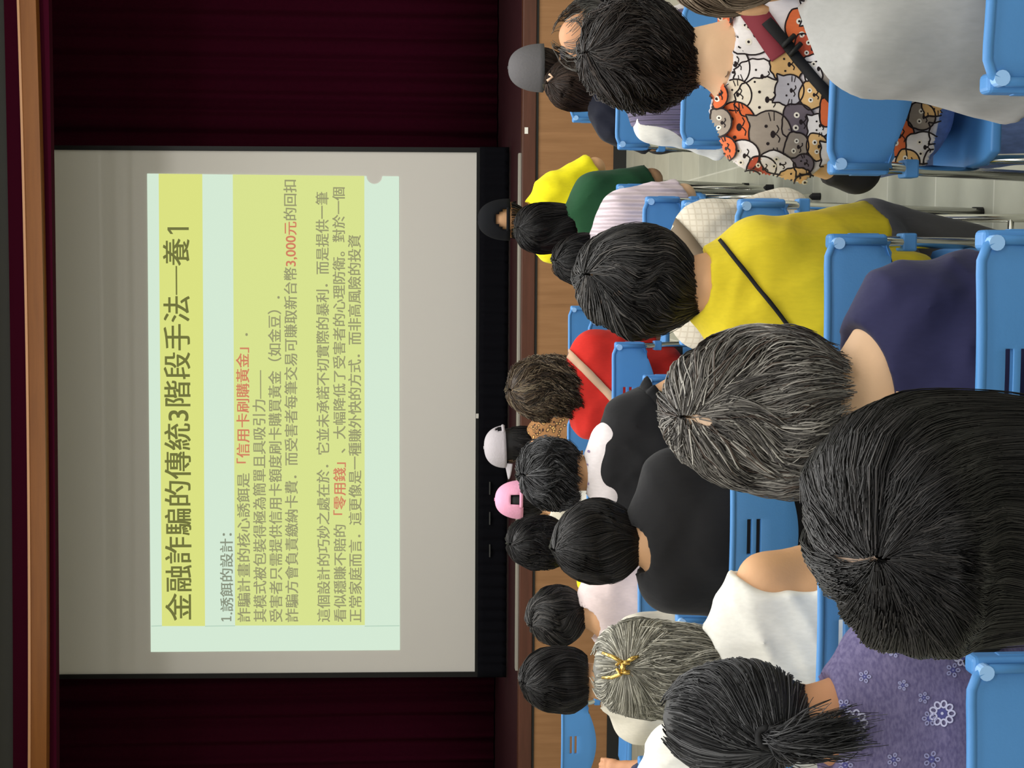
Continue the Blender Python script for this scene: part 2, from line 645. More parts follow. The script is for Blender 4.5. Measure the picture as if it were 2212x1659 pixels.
text_line('title_text', [('金融詐騙的傳統3階段手法─養', G['title'])], 356, 411, 1340, 516, 0.012)


def figure_one(name, x0, x1, yc, w, foot, m):
    """a sans figure 1 standing between picture columns x0..x1, centred on row yc"""
    h = x1 - x0
    o = slide_quad(name, [(x0, yc + w / 2), (x0, yc - w / 2), (x1, yc - w / 2), (x1, yc + w / 2)], m, -0.0028)
    parts = MB()
    fl = slab([(x0, yc + w / 2), (x0 + w * 1.1, yc + w / 2), (x0 + h * 0.27, yc + h * 0.25), (x0 + h * 0.27 - w, yc + h * 0.25)], -0.0028, -0.0013)
    parts.add(fl.v, fl.f)
    if foot:
        ft = slab([(x1 - w * 0.9, yc + h * 0.24), (x1 - w * 0.9, yc - h * 0.24), (x1, yc - h * 0.24), (x1, yc + h * 0.24)], -0.0028, -0.0013)
        parts.add(ft.v, ft.f)
    bm = bmesh.new()
    bm.from_mesh(o.data)
    bm.from_mesh(parts.mesh('stroke'))
    bm.to_mesh(o.data)
    bm.free()
    return o


figure_one('title_figure', 362, 408, 494, 6, False, G['title'])
figure_one('heading_figure', 478, 500, 1336, 3.2, True, G['ink1'])
text_line('heading_text', [('.誘餌的設計：', G['ink1'])], 476, 503, 1327, 1152, 0.016)
text_line('body_text', [('詐騙計畫的核心誘餌是', G['ink']), ('「信用卡刷購黃金」', G['red']), ('．', G['ink'])], 512, 539, 1343, 720, 0.016)
text_line('body_text', [('其模式被包裝得極為簡單且具吸引力——', G['ink'])], 547, 574, 1343, 800, 0.016)
text_line('body_text', [('受害者只需提供信用卡額度刷卡購買黃金（如金豆）．', G['ink'])], 581, 608, 1343, 640, 0.016)
text_line('body_text', [('詐騙方會負責繳納卡費．而受害者每筆交易可賺取新台幣', G['ink']), ('3,000元', G['red']), ('的回扣', G['ink'])], 615, 642, 1343, 389, 0.016)
text_line('body_text', [('這個設計的巧妙之處在於．它並未承諾不切實際的暴利．而是提供一筆', G['ink'])], 684, 711, 1343, 415, 0.016)
text_line('body_text', [('看似穩賺不賠的', G['ink']), ('「零用錢」', G['red']), ('、大幅降低了受害者的心理防衛。對於一個', G['ink'])], 720, 746, 1343, 405, 0.016)
text_line('body_text', [('正常家庭而言．這更像是一種賺外快的方式．而非高風險的投資', G['ink'])], 753, 780, 1343, 508, 0.016)
bpy.context.view_layer.update()

# ------------------------------------------------------------------ blue folding chairs
TOPZ = 0.78


def chair_proto():
    root = empty('folding_chair', (0, 0, 0))
    # backrest: slightly curved plastic panel with two hand slots, deeper in the middle
    W = 0.2
    xs = sorted(set(list(np.linspace(-W, W, 25)) + [-0.044, 0.044, -0.040, 0.040]))
    rows = [0.0, 0.006, 0.018, 0.036, 0.048, 0.060, 0.072, 0.1, 0.13, 1.0]
    bm = bmesh.new()
    grid = []
    for x in xs:
        c = 1 - (x / W) ** 2
        depth = 0.118 + 0.052 * c ** 1.3
        e = max(0.0, abs(x) - (W - 0.03)) / 0.03
        drop = 0.03 * (1 - math.sqrt(max(0.0, 1 - e * e)))
        colv = []
        for r in rows:
            d = depth if r == 1.0 else max(r, drop) if r < 0.03 else r
            y = -0.2 - 0.018 * c + 0.30 * max(0, d - 0.02) * 0.35
            colv.append(bm.verts.new((x, y, TOPZ - d)))
        grid.append(colv)
    for i in range(len(xs) - 1):
        for k in range(len(rows) - 1):
            xm = (xs[i] + xs[i + 1]) / 2
            if abs(xm) < 0.044 and k in (3, 5):
                continue
            try:
                bm.faces.new((grid[i][k], grid[i + 1][k], grid[i + 1][k + 1], grid[i][k + 1]))
            except ValueError:
                pass
    bmesh.ops.remove_doubles(bm, verts=bm.verts, dist=1e-5)
    bmesh.ops.recalc_face_normals(bm, faces=bm.faces)
    me = bpy.data.meshes.new('backrest')
    bm.to_mesh(me)
    bm.free()
    me.polygons.foreach_set('use_smooth', [True] * len(me.polygons))
    back = link('backrest', me, M['plastic'], root)
    s = back.modifiers.new('s', 'SOLIDIFY')
    s.thickness, s.offset = 0.012, 0
    b = back.modifiers.new('b', 'BEVEL')
    b.width, b.segments, b.limit_method, b.angle_limit = 0.003, 2, 'ANGLE', 0.9
    # rim and side bosses belong to the same moulding
    rim = MB()
    pts = [(-W, -0.203, TOPZ - 0.118), (-W, -0.206, TOPZ - 0.03), (-W + 0.009, -0.207, TOPZ - 0.009), (-W + 0.03, -0.209, TOPZ - 0.001)]
    mid = [(x, -0.2 - 0.018 * (1 - (x / W) ** 2) - 0.004, TOPZ) for x in np.linspace(-W + 0.05, W - 0.05, 12)]
    pts = pts + mid + [(-q[0], q[1], q[2]) for q in reversed(pts)]
    rim.tube(pts, 0.0075, 8)
    rim.build('rim', M['plastic'], back, smooth=True)
    for sx in (-1, 1):
        bo = MB().box((sx * W - 0.015, -0.196, TOPZ - 0.125), (sx * W + 0.015, -0.158, TOPZ - 0.008)).build('side_boss', M['plastic'], back, bevel=0.008, seg=3)
        MB().box((sx * W + sx * 0.0135 - 0.003, -0.186, TOPZ - 0.11), (sx * W + sx * 0.0135 + 0.003, -0.168, TOPZ - 0.05)).build('recess', M['plastic'], back, bevel=0.002)
        MB().tube([(sx * W - sx * 0.004, -0.196, TOPZ - 0.022), (sx * W - sx * 0.004, -0.214, TOPZ - 0.022)], 0.0115, 14).build('bolt_cap', M['plastic_cap'], back, smooth=False)
    # seat
    sm = MB()
    n, mrows = 14, 12
    V, F = [], []
    for j in range(mrows + 1):
        t = j / mrows
        y = -0.17 + 0.38 * t
        hw = 0.19 - 0.012 * (2 * t - 1) ** 4 * 2
        for i in range(n + 1):
            u = 2 * i / n - 1
            z = 0.445 - 0.012 * (1 - u * u) * math.sin(PI * min(1, t * 1.1)) - (0.02 * max(0, t - 0.85) / 0.15)
            V.append((u * hw, y, z))
    for j in range(mrows):
        for i in range(n):
            q = j * (n + 1) + i
            F.append((q, q + 1, q + n + 2, q + n + 1))
    seat = sm.add(V, F).build('seat', M['plastic'], root, smooth=True)
    s = seat.modifiers.new('s', 'SOLIDIFY')
    s.thickness, s.offset = 0.022, -1
    b = seat.modifiers.new('b', 'BEVEL')
    b.width, b.segments, b.limit_method, b.angle_limit = 0.005, 2, 'ANGLE', 0.9
    for sx in (-1, 1):
        x = sx * 0.2
        # back upright running down to the front foot, rear leg from the clamp to the rear foot
        MB().tube([(x, -0.178, TOPZ - 0.05), (x, -0.172, TOPZ - 0.14), (x, -0.10, 0.56), (x, 0.20, 0.012)], 0.0115, 12).build('front_leg', M['chrome'], root, smooth=True)
        xi = x - sx * 0.028
        MB().tube([(xi, 0.03, 0.425), (xi, -0.045, 0.392), (xi, -0.25, 0.012)], 0.0105, 12).build('rear_leg', M['chrome'], root, smooth=True)
        cl = MB().box((x - 0.018, -0.162, 0.585), (x + 0.018, -0.118, 0.615)).build('clamp', M['plastic'], root, bevel=0.004)
        MB().box((xi - 0.014, -0.06, 0.40), (xi + 0.014, 0.09, 0.432)).build('seat_bracket', M['plastic'], root, bevel=0.006)
        MB().tube([(x, 0.196, 0.03), (x, 0.207, 0.0)], 0.015, 10).build('foot_cap', M['black_rubber'], root)
        MB().tube([(xi, -0.244, 0.03), (xi, -0.254, 0.0)], 0.014, 10).build('foot_cap', M['black_rubber'], root)
    MB().tube([(-0.2, 0.155, 0.095), (0.2, 0.155, 0.095)], 0.009, 10).build('crossbar', M['chrome'], root, smooth=True)
    MB().tube([(-0.172, -0.21, 0.09), (0.172, -0.21, 0.09)], 0.008, 10).build('crossbar', M['chrome'], root, smooth=True)
    return root


PROTO = chair_proto()
FIRST = [True]


def copy_tree(o, parent=None):
    c = o.copy()
    COL.objects.link(c)
    c.parent = parent
    for ch in list(o.children):
        copy_tree(ch, c)
    return c


def chair(x, y, label, rz=0.0):
    o = PROTO if FIRST[0] else copy_tree(PROTO)
    FIRST[0] = False
    o.location = (x, y + 0.2, 0)            # y is the plane of the backrest
    o.rotation_euler = (0, 0, rz)
    return tag(o, label, 'chair', 'blue folding chairs set in rows')


RA, RB, RC, RD, RE, RF, RG, RH = 2.15, 2.93, 3.72, 4.46, 5.12, 5.80, 6.53, 7.28
chair(-0.165, RA, 'blue plastic folding chair with two slots under the navy blouse')
chair(-0.79, RA - 0.012, 'blue folding chair holding the woman in the flowered purple shirt')
chair(0.46, RA, 'blue folding chair behind the light gray t-shirt in the near right corner')
chair(-0.157, RB, 'blue folding chair holding the woman in the mustard yellow t-shirt')
chair(0.388, RB, 'blue folding chair holding the person in the cartoon animal shirt')
chair(-0.745, RB, 'blue folding chair holding the woman in the white sleeveless top')
chair(-0.679, RC, 'blue folding chair with two slots behind the person in plain black')
chair(-0.057, RC, 'blue folding chair behind the cream checked cardigan')
chair(-1.30, RC, 'blue folding chair under the white t-shirt at the picture edge')
chair(-0.031, RD, 'blue folding chair just beyond the cream checked cardigan')
chair(0.549, RD, 'blue folding chair under the purple ribbed knit vest')
chair(-0.65, RD, 'blue folding chair of the curly gray haired person in white print')
chair(-1.27, RD, 'blue folding chair of the bob haired person in cream blouse')
chair(0.007, RE, 'blue folding chair behind the pale lilac blouse')
chair(-0.597, RE, 'empty blue folding chair with a gray strap, behind the red shirt')
chair(-1.25, RE, 'blue folding chair behind the pale pink shirt')
chair(0.64, RF - 0.02, 'blue folding chair under the brown haired person in dark navy')
chair(0.082, RF, 'blue folding chair behind the dark green shirt')
chair(-0.521, RF, 'blue folding chair behind the bright red shirt')
chair(-1.13, RF, 'blue folding chair under the black haired person with the yellow sleeve')
chair(0.15, RG, 'blue folding chair under the yellow vest and black cap')
chair(-0.453, RG, 'empty blue folding chair just beyond the red shirt')
chair(-1.05, RG, 'blue folding chair under the person in the pink cap')
chair(0.876, RH, 'blue folding chair under the person in the gray cap')
chair(-0.425, RH, 'empty blue folding chair nearest the stage, middle of the front row')
chair(-0.95, RH, 'blue folding chair under the person in the white cap')
chair(-2.401, RH + 0.14, 'empty blue folding chair with pinkish slots in front of the stage, beside the black bob')

# ------------------------------------------------------------------ signed-distance bodies and garments
def surface_nets(d, org, h):
    nx, ny, nz = d.shape
    ins = d < 0
    c8 = [ins[a:nx - 1 + a, b:ny - 1 + b, c:nz - 1 + c] for a in (0, 1) for b in (0, 1) for c in (0, 1)]
    s = np.zeros(c8[0].shape, np.int8)
    for q in c8:
        s += q
    act = (s > 0) & (s < 8)
    I, J, K = np.nonzero(act)
    n = len(I)
    idx = np.full(act.shape, -1, np.int32)
    idx[I, J, K] = np.arange(n)
    co = [(a, b, c) for a in (0, 1) for b in (0, 1) for c in (0, 1)]
    val = np.stack([d[I + a, J + b, K + c] for a, b, c in co], 1)
    acc = np.zeros((n, 3))
    cnt = np.zeros(n)
    for p in range(8):
        for q in range(p + 1, 8):
            if sum(abs(co[p][k] - co[q][k]) for k in range(3)) != 1:
                continue
            v0, v1 = val[:, p], val[:, q]
            m = (v0 < 0) != (v1 < 0)
            t = np.where(m, v0 / np.where(m, v0 - v1, 1), 0)
            for k in range(3):
                acc[:, k] += np.where(m, co[p][k] + t * (co[q][k] - co[p][k]), 0)
            cnt += m
    P = np.stack([I, J, K], 1) + acc / cnt[:, None]
    V = P * h + np.asarray(org)
    quads = []
    for ax in range(3):
        sl0 = [slice(None)] * 3
        sl1 = [slice(None)] * 3
        sl0[ax], sl1[ax] = slice(0, -1), slice(1, None)
        a, b = ins[tuple(sl0)], ins[tuple(sl1)]
        e = a != b
        u, w = [(1, 2), (2, 0), (0, 1)][ax]
        E_ = np.stack(np.nonzero(e), 1)
        ok = (E_[:, u] > 0) & (E_[:, w] > 0) & (E_[:, u] < d.shape[u] - 1) & (E_[:, w] < d.shape[w] - 1)
        E_ = E_[ok]
        fl = a[tuple(E_.T)]
        qs = []
        for du, dw in ((-1, -1), (0, -1), (0, 0), (-1, 0)):
            t = E_.copy()
            t[:, u] += du
            t[:, w] += dw
            qs.append(idx[tuple(t.T)])
        q = np.stack(qs, 1)
        q[~fl] = q[~fl][:, ::-1]
        quads.append(q)
    return V, np.concatenate(quads)


class Sdf:
    def __init__(self, lo, hi, h):
        self.h = h
        self.org = np.asarray(lo, float) - 3 * h
        n = np.ceil((np.asarray(hi) - lo) / h).astype(int) + 7
        self.ax = [self.org[k] + np.arange(n[k]) * h for k in range(3)]
        self.d = np.full(tuple(n), 0.2, np.float32)

    def _win(self, lo, hi):
        s = []
        for k in range(3):
            a = int(np.searchsorted(self.ax[k], lo[k]))
            b = int(np.searchsorted(self.ax[k], hi[k]))
            s.append(slice(a, max(b, a)))
        X, Y, Z = np.meshgrid(*[self.ax[k][s[k]] for k in range(3)], indexing='ij')
        return tuple(s), X, Y, Z

    def _mix(self, s, e, k, cut=None, XYZ=None):
        d = self.d[s]
        if k > 0:
            hh = np.clip(0.5 + 0.5 * (d - e) / k, 0, 1)
            d = d + (e - d) * hh - k * hh * (1 - hh)
        else:
            d = np.minimum(d, e)
        self.d[s] = d

    def cone(self, a, b, ra, rb, k=0.03, cut=None, flat=None):
        """round cone a->b; cut=(point, normal): keep the side the normal points away from"""
        a, b = np.asarray(a, float), np.asarray(b, float)
        r = max(ra, rb) + k + 0.03
        s, X, Y, Z = self._win(np.minimum(a, b) - r, np.maximum(a, b) + r)
        if X.size == 0:
            return self
        ab = b - a
        t = ((X - a[0]) * ab[0] + (Y - a[1]) * ab[1] + (Z - a[2]) * ab[2]) / max(ab @ ab, 1e-9)
        t = np.clip(t, 0, 1)
        e = np.sqrt((X - a[0] - t * ab[0]) ** 2 + (Y - a[1] - t * ab[1]) ** 2 + (Z - a[2] - t * ab[2]) ** 2) - (ra + (rb - ra) * t)
        if cut is not None:
            p, nn = np.asarray(cut[0], float), np.asarray(cut[1], float)
            nn = nn / np.linalg.norm(nn)
            e = np.maximum(e, (X - p[0]) * nn[0] + (Y - p[1]) * nn[1] + (Z - p[2]) * nn[2])
        self._mix(s, e, k)
        return self

    def ell(self, c, r, k=0.03, R=None):
        c, r = np.asarray(c, float), np.asarray(r, float)
        m = r.max() + k + 0.03
        s, X, Y, Z = self._win(c - m, c + m)
        if X.size == 0:
            return self
        self._mix(s, self._elld(X, Y, Z, c, r, R), k)
        return self

    @staticmethod
    def _elld(X, Y, Z, c, r, R=None):
        x, y, z = X - c[0], Y - c[1], Z - c[2]
        if R is not None:
            x, y, z = R[0][0] * x + R[1][0] * y + R[2][0] * z, R[0][1] * x + R[1][1] * y + R[2][1] * z, R[0][2] * x + R[1][2] * y + R[2][2] * z
        k0 = np.sqrt((x / r[0]) ** 2 + (y / r[1]) ** 2 + (z / r[2]) ** 2)
        k1 = np.sqrt((x / r[0] ** 2) ** 2 + (y / r[1] ** 2) ** 2 + (z / r[2] ** 2) ** 2)
        return np.where(k1 > 1e-6, k0 * (k0 - 1) / np.maximum(k1, 1e-6), -r.min())

    def grid(self):
        return np.meshgrid(*self.ax, indexing='ij')

    def carve(self, c, r, R=None):
        X, Y, Z = self.grid()
        a, b, k = self.d, -self._elld(X, Y, Z, np.asarray(c, float), np.asarray(r, float), R), 0.014
        h = np.clip(0.5 + 0.5 * (a - b) / k, 0, 1)
        self.d = (b + (a - b) * h + k * h * (1 - h)).astype(np.float32)
        return self

    def above(self, z):
        X, Y, Z = self.grid()
        self.d = np.maximum(self.d, z - Z).astype(np.float32)
        return self

    def below_plane(self, p, n):
        X, Y, Z = self.grid()
        n = np.asarray(n, float)
        n = n / np.linalg.norm(n)
        self.d = np.maximum(self.d, (X - p[0]) * n[0] + (Y - p[1]) * n[1] + (Z - p[2]) * n[2]).astype(np.float32)
        return self

    def folds(self, amp, seed, freq=52.0):
        rnd = np.random.RandomState(seed)
        X, Y, Z = self.grid()
        f = 0
        for i in range(5):
            u = rnd.normal(0, 1, 3) * (1.0, 0.6, 0.75)
            u = u / np.linalg.norm(u) * freq * rnd.uniform(0.6, 1.6)
            w = rnd.normal(0, 1, 3) * freq * 0.25
            q = np.abs(np.sin(0.5 * (X * u[0] + Y * u[1] + Z * u[2]) + 1.3 * np.sin(X * w[0] + Y * w[1] + Z * w[2] + i) + rnd.uniform(0, 6)))
            f = f + (q ** 0.7 - 0.65) * 1.7 * (0.55 + 0.45 * np.sin(X * w[1] * 1.3 + Z * w[0] * 1.3 + i * 2))
        self.d = (self.d + amp * 0.45 * (f - 0.5)).astype(np.float32)
        return self

    def mesh(self):
        return surface_nets(self.d, self.org, self.h)


def relax(V, Q, it=3):
    E_ = np.concatenate([Q[:, [0, 1]], Q[:, [1, 2]], Q[:, [2, 3]], Q[:, [3, 0]]])
    n = len(V)
    cnt = np.bincount(E_.ravel(), minlength=n)[:, None].astype(float)
    for _ in range(it):
        acc = np.stack([np.bincount(E_[:, 0], V[E_[:, 1], k], n) + np.bincount(E_[:, 1], V[E_[:, 0], k], n) for k in range(3)], 1)
        V = V + 0.5 * (acc / np.maximum(cnt, 1) - V)
    return V


def rotm(yaw=0, pitch=0, roll=0):
    """head axes: pitch nods forward (towards +Y), roll tips to the right, yaw turns left"""
    return np.array((Matrix.Rotation(yaw, 3, 'Z') @ Matrix.Rotation(-pitch, 3, 'X') @ Matrix.Rotation(roll, 3, 'Y')))


# ------------------------------------------------------------------ hair
STY = {
    'short': [(0, 0.02), (.03, .33), (.09, .56), (.2, .8), (.35, .95), (.5, 1), (.64, .98), (.78, .88), (.9, .74), (1, .6)],
    'bob': [(0, 0.02), (.03, .32), (.09, .55), (.2, .78), (.36, .93), (.52, .99), (.68, 1), (.82, .96), (.93, .86), (1, .74)],
    'wide': [(0, 0.02), (.02, .22), (.08, .46), (.2, .7), (.36, .88), (.52, .97), (.64, 1), (.78, .98), (.9, .9), (1, .78)],
    'long': [(0, 0.02), (.03, .4), (.08, .62), (.16, .84), (.28, .97), (.4, 1), (.55, .98), (.72, .95), (.88, .9), (1, .78)],
    'round': [(0, 0.02), (.03, .34), (.09, .58), (.2, .82), (.35, .97), (.5, 1), (.65, .97), (.8, .82), (.92, .6), (1, .42)],
    'taper': [(0, 0.02), (.03, .36), (.09, .6), (.2, .84), (.35, .97), (.5, 1), (.64, .94), (.78, .77), (.9, .54), (1, .32)],
    'curly': [(0, 0.04), (.03, .4), (.09, .64), (.2, .86), (.35, .98), (.5, 1), (.66, .99), (.82, .94), (.93, .84), (1, .7)],
}
BLACK = [((22, 21, 22), 6), ((34, 32, 32), 3), ((52, 49, 48), 1)]
DKGRAY = [((34, 33, 33), 5), ((52, 50, 49), 3), ((84, 80, 77), 1.2)]
SALT = [((66, 63, 61), 3.0), ((98, 94, 90), 3.4), ((134, 130, 124), 2.8), ((172, 168, 160), 1.2), ((74, 62, 55), 1.2)]
SILVER = [((112, 110, 100), 2.5), ((146, 143, 130), 3), ((178, 175, 162), 2.5), ((206, 203, 190), 1.2)]
CURLY_MIX = [((60, 46, 34), 3), ((92, 76, 58), 3), ((126, 112, 90), 2), ((36, 30, 24), 2)]
BROWNBLACK = [((30, 26, 25), 5), ((44, 37, 34), 3), ((62, 53, 48), 1)]
DKBROWN = [((48, 35, 28), 4), ((62, 46, 37), 3), ((36, 27, 22), 2)]
GRBLACK = [((26, 26, 28), 4), ((50, 50, 52), 3), ((88, 88, 90), 2)]
ASHBROWN = [((120, 104, 88), 3), ((92, 78, 64), 3), ((150, 134, 116), 1)]


def pick(pal, n, rnd):
    c = np.array([lin(p[0]) for p in pal])
    w = np.array([p[1] for p in pal], float)
    return c[rnd.choice(len(pal), n, p=w / w.sum())] * rnd.uniform(0.8, 1.2, (n, 1))


def snoise(a, b, rnd, fa, fb):
    o = 0
    for i in range(4):
        u, v = rnd.normal(0, fa), rnd.normal(0, fb)
        o = o + np.sin(a * u + b * v + rnd.uniform(0, 6.28))
    return o / 2


def strands_mesh(P, w, col):
    """P (n,m,3) strand polylines, w (n,m) radii, col (n,3): three-sided tubes"""
    n, m, _ = P.shape
    T = np.gradient(P, axis=1)
    T /= np.linalg.norm(T, axis=2, keepdims=True) + 1e-9
    A = np.cross(T, np.array([0.31, 0.12, 0.94]))
    A /= np.linalg.norm(A, axis=2, keepdims=True) + 1e-9
    B = np.cross(T, A)
    V = np.stack([P + (A * math.cos(g) + B * math.sin(g)) * w[:, :, None] for g in (0, 2.094, 4.189)], 2).reshape(-1, 3)
    base = (np.arange(n)[:, None, None] * m + np.arange(m - 1)[None, :, None]) * 3 + np.arange(3)[None, None, :]
    nxt = base - np.arange(3)[None, None, :] + (np.arange(3)[None, None, :] + 1) % 3
    Q = np.stack([base, nxt, nxt + 3, base + 3], -1).reshape(-1, 4)
    C = np.repeat(col, m * 3, 0)
    return V, Q, C


class Hair:
    """hair volume given as rings from crown to ends; strands run from the crown along the rings"""

    def __init__(self, O, R, W, Ht, style, top, depth=1.12, crown=(0, 0), seed=0, back=0.0, tilt=0.35, side=0.0, line=0.02, front=0.42, fa=1.75, jit=0.12, sway=0.45):
        self.jit, self.sway = jit, sway
        self.O, self.R, self.W, self.H, self.top = np.asarray(O, float), R, W, Ht, top
        self.prof = np.array(STY[style])
        self.depth, self.crown, self.back = depth, crown, back
        self.tilt, self.side, self.line, self.front, self.fa = tilt, side, line, front, fa
        self.rnd = np.random.RandomState(seed)

    def pt(self, f, a, lay=1.0):
        """f 0..1 from the top, a azimuth (0 = back of the head, positive = right), lay radial factor"""
        f = np.clip(f, 0, 1.2)
        w = np.interp(f, self.prof[:, 0], self.prof[:, 1]) * self.W / 2
        cr = np.clip(1 - f / 0.5, 0, 1) ** 1.6
        z = self.top - f * self.H
        cx = self.crown[0] * cr
        cy = self.crown[1] * cr - self.line * np.cos(a) * cr - 0.004 - self.back * np.clip((f - 0.3) / 0.7, 0, 1)
        ry = w * self.depth * np.where(np.cos(a) > 0, 1.0, 1.06)
        x = cx + np.sin(a) * w * lay
        y = cy - np.cos(a) * ry * lay
        dome = (lay - 1) * 0.09 * np.clip(1 - f / 0.35, 0, 1)
        z = z + dome
        u = np.clip(f / 0.85, 0, 1)
        u = 1 - u * u * (3 - 2 * u)
        c, n_ = np.cos(self.tilt * u), np.sin(self.tilt * u)
        y, z = c * y - n_ * z, n_ * y + c * z
        c, n_ = np.cos(self.side * u), np.sin(self.side * u)
        x, z = c * x + n_ * z, -n_ * x + c * z
        p = np.stack([x, y, z], -1)
        return p @ self.R.T + self.O

    def fend(self, a):
        """where the hair ends: full length behind, short over the forehead"""
        aa = np.abs(a)
        return np.where(aa < self.fa, 1.0, np.clip(1.0 - (aa - self.fa) * 1.9, self.front + 0.25 * self.tilt, 1.0))

    def shell(self, lay=0.93, fmax=0.97):
        na, nf = 48, 22
        A = np.linspace(-PI, PI, na, endpoint=False)
        Fs = np.linspace(0.0, 1, nf) ** 1.2
        V, Q = [], []
        for f in Fs:
            for a in A:
                V.append(self.pt(np.float64(min(f * fmax, self.fend(np.float64(a)) * fmax)), np.float64(a), lay))
        for i in range(nf - 1):
            for k in range(na):
                Q.append((i * na + k, (i + 1) * na + k, (i + 1) * na + (k + 1) % na, i * na + (k + 1) % na))
        return np.array(V), np.array(Q)

    def fall(self, n, m, wob=0.25, twist=0.0, f0=0.0, ragged=0.08, lay=(0.9, 1.04), curl=0.0, curlf=14.0, amax=PI, flare=0.0, startpow=1.9):
        rnd = self.rnd
        a0 = rnd.uniform(-amax, amax, n)
        fs = f0 + (0.75 - f0) * rnd.uniform(0, 1, n) ** startpow * 0.9
        fe = self.fend(a0) * (1 - ragged * rnd.uniform(-0.35, 1, n))
        fs = np.minimum(fs, fe - 0.12)
        fs = np.maximum(fs, 0.0)
        t = np.linspace(0, 1, m)[None]
        f = fs[:, None] + (fe - fs)[:, None] * t
        l0 = rnd.uniform(*lay, n)
        A = a0[:, None] + wob * snoise(a0[:, None] * 1.0, f * 1.0, rnd, 2.2, 3.5) * np.minimum(1, f * 2.2) + twist * np.exp(-f * 7)
        A = A + 0.06 * snoise(a0[:, None], f, rnd, 14, 5) + rnd.normal(0, self.jit, n)[:, None] * np.exp(-f * 9) + self.sway * snoise(a0[:, None], f, rnd, 2.5, 2) * np.exp(-f * 5)
        L = l0[:, None] + 0.035 * snoise(a0[:, None], f, rnd, 9, 5) + flare * np.clip(f - 0.7, 0, 1)
        fly = rnd.uniform(0, 1, n) < 0.03
        L = L * (1 - 0.025 * np.exp(-t * 9)) + (fly * rnd.uniform(0.01, 0.05, n))[:, None] * t
        P = self.pt(f, A, L)
        if curl:
            ph = (4 * snoise(a0, fs, rnd, 4, 5) + rnd.normal(0, 0.7, n))[:, None] + t * curlf * (1 + 0.25 * snoise(a0, fs, rnd, 5, 5))[:, None]
            am = curl * np.minimum(1, t * 3) * rnd.uniform(0.5, 1.3, n)[:, None]
            P = P + np.stack([np.sin(ph) * am, np.cos(ph) * am * 0.8, np.sin(ph * 0.93 + 1) * am], -1)
        return P

    def gather(self, n, m, fa, ft, f_lo=0.03, f_hi=1.0, lay=(0.92, 1.02), wob=0.05):
        """strands combed from all round to one point (azimuth fa, height ft)"""
        rnd = self.rnd
        a0 = rnd.uniform(-2.7, 2.7, n)
        f0 = f_lo + (f_hi - f_lo) * rnd.uniform(0, 1, n)
        f0 = np.minimum(f0, self.fend(a0))
        p0 = self.pt(f0, a0, 1.0)
        t = np.linspace(0, 1, m)[None] ** 0.85
        # go over the head: blend directions in the head frame, then push back to the hair surface
        tgt = self.pt(np.float64(ft), np.float64(fa), 1.0)
        q0 = (p0 - self.O) @ self.R
        q1 = (tgt - self.O) @ self.R
        Q = q0[:, None] * (1 - t[..., None]) + q1 * t[..., None]
        zf = np.clip((self.top - Q[..., 2]) / self.H, 0.0, 1.0)
        az = np.arctan2(Q[..., 0], -(Q[..., 1] + 0.004))
        az = az + wob * snoise(a0[:, None] * 1.0, t * 1.0, rnd, 6, 3) * (1 - t)
        L = rnd.uniform(*lay, n)[:, None] + 0.03 * snoise(a0[:, None], f0[:, None] + t, rnd, 9, 4)
        return self.pt(zf, az, L)


def near_polyline(P, line, wd):
    """which points (…,3) project within wd px of a picture polyline"""
    q = proj(P.reshape(-1, 3))
    best = np.full(len(q), 1e9)
    L = np.array(line, float)
    for a, b in zip(L[:-1], L[1:]):
        ab = b - a
        t = np.clip(((q - a) @ ab) / (ab @ ab), 0, 1)
        best = np.minimum(best, np.linalg.norm(q - a - t[:, None] * ab, axis=1))
    return (best < wd).reshape(P.shape[:-1])


# ------------------------------------------------------------------ people
PEOPLE = {}


def bvh_of(o):
    me = o.data
    n = len(me.vertices)
    co = np.empty(n * 3, np.float32)
    me.vertices.foreach_get('co', co)
    M4 = np.array(o.matrix_world)
    co = co.reshape(-1, 3) + np.array(PEOPLE_BASE(o))
    return BVHTree.FromPolygons([tuple(v) for v in co.tolist()], [tuple(p.vertices) for p in me.polygons])


def PEOPLE_BASE(o):
    r = o
    while r.parent is not None:
        r = r.parent
    return tuple(r.location)


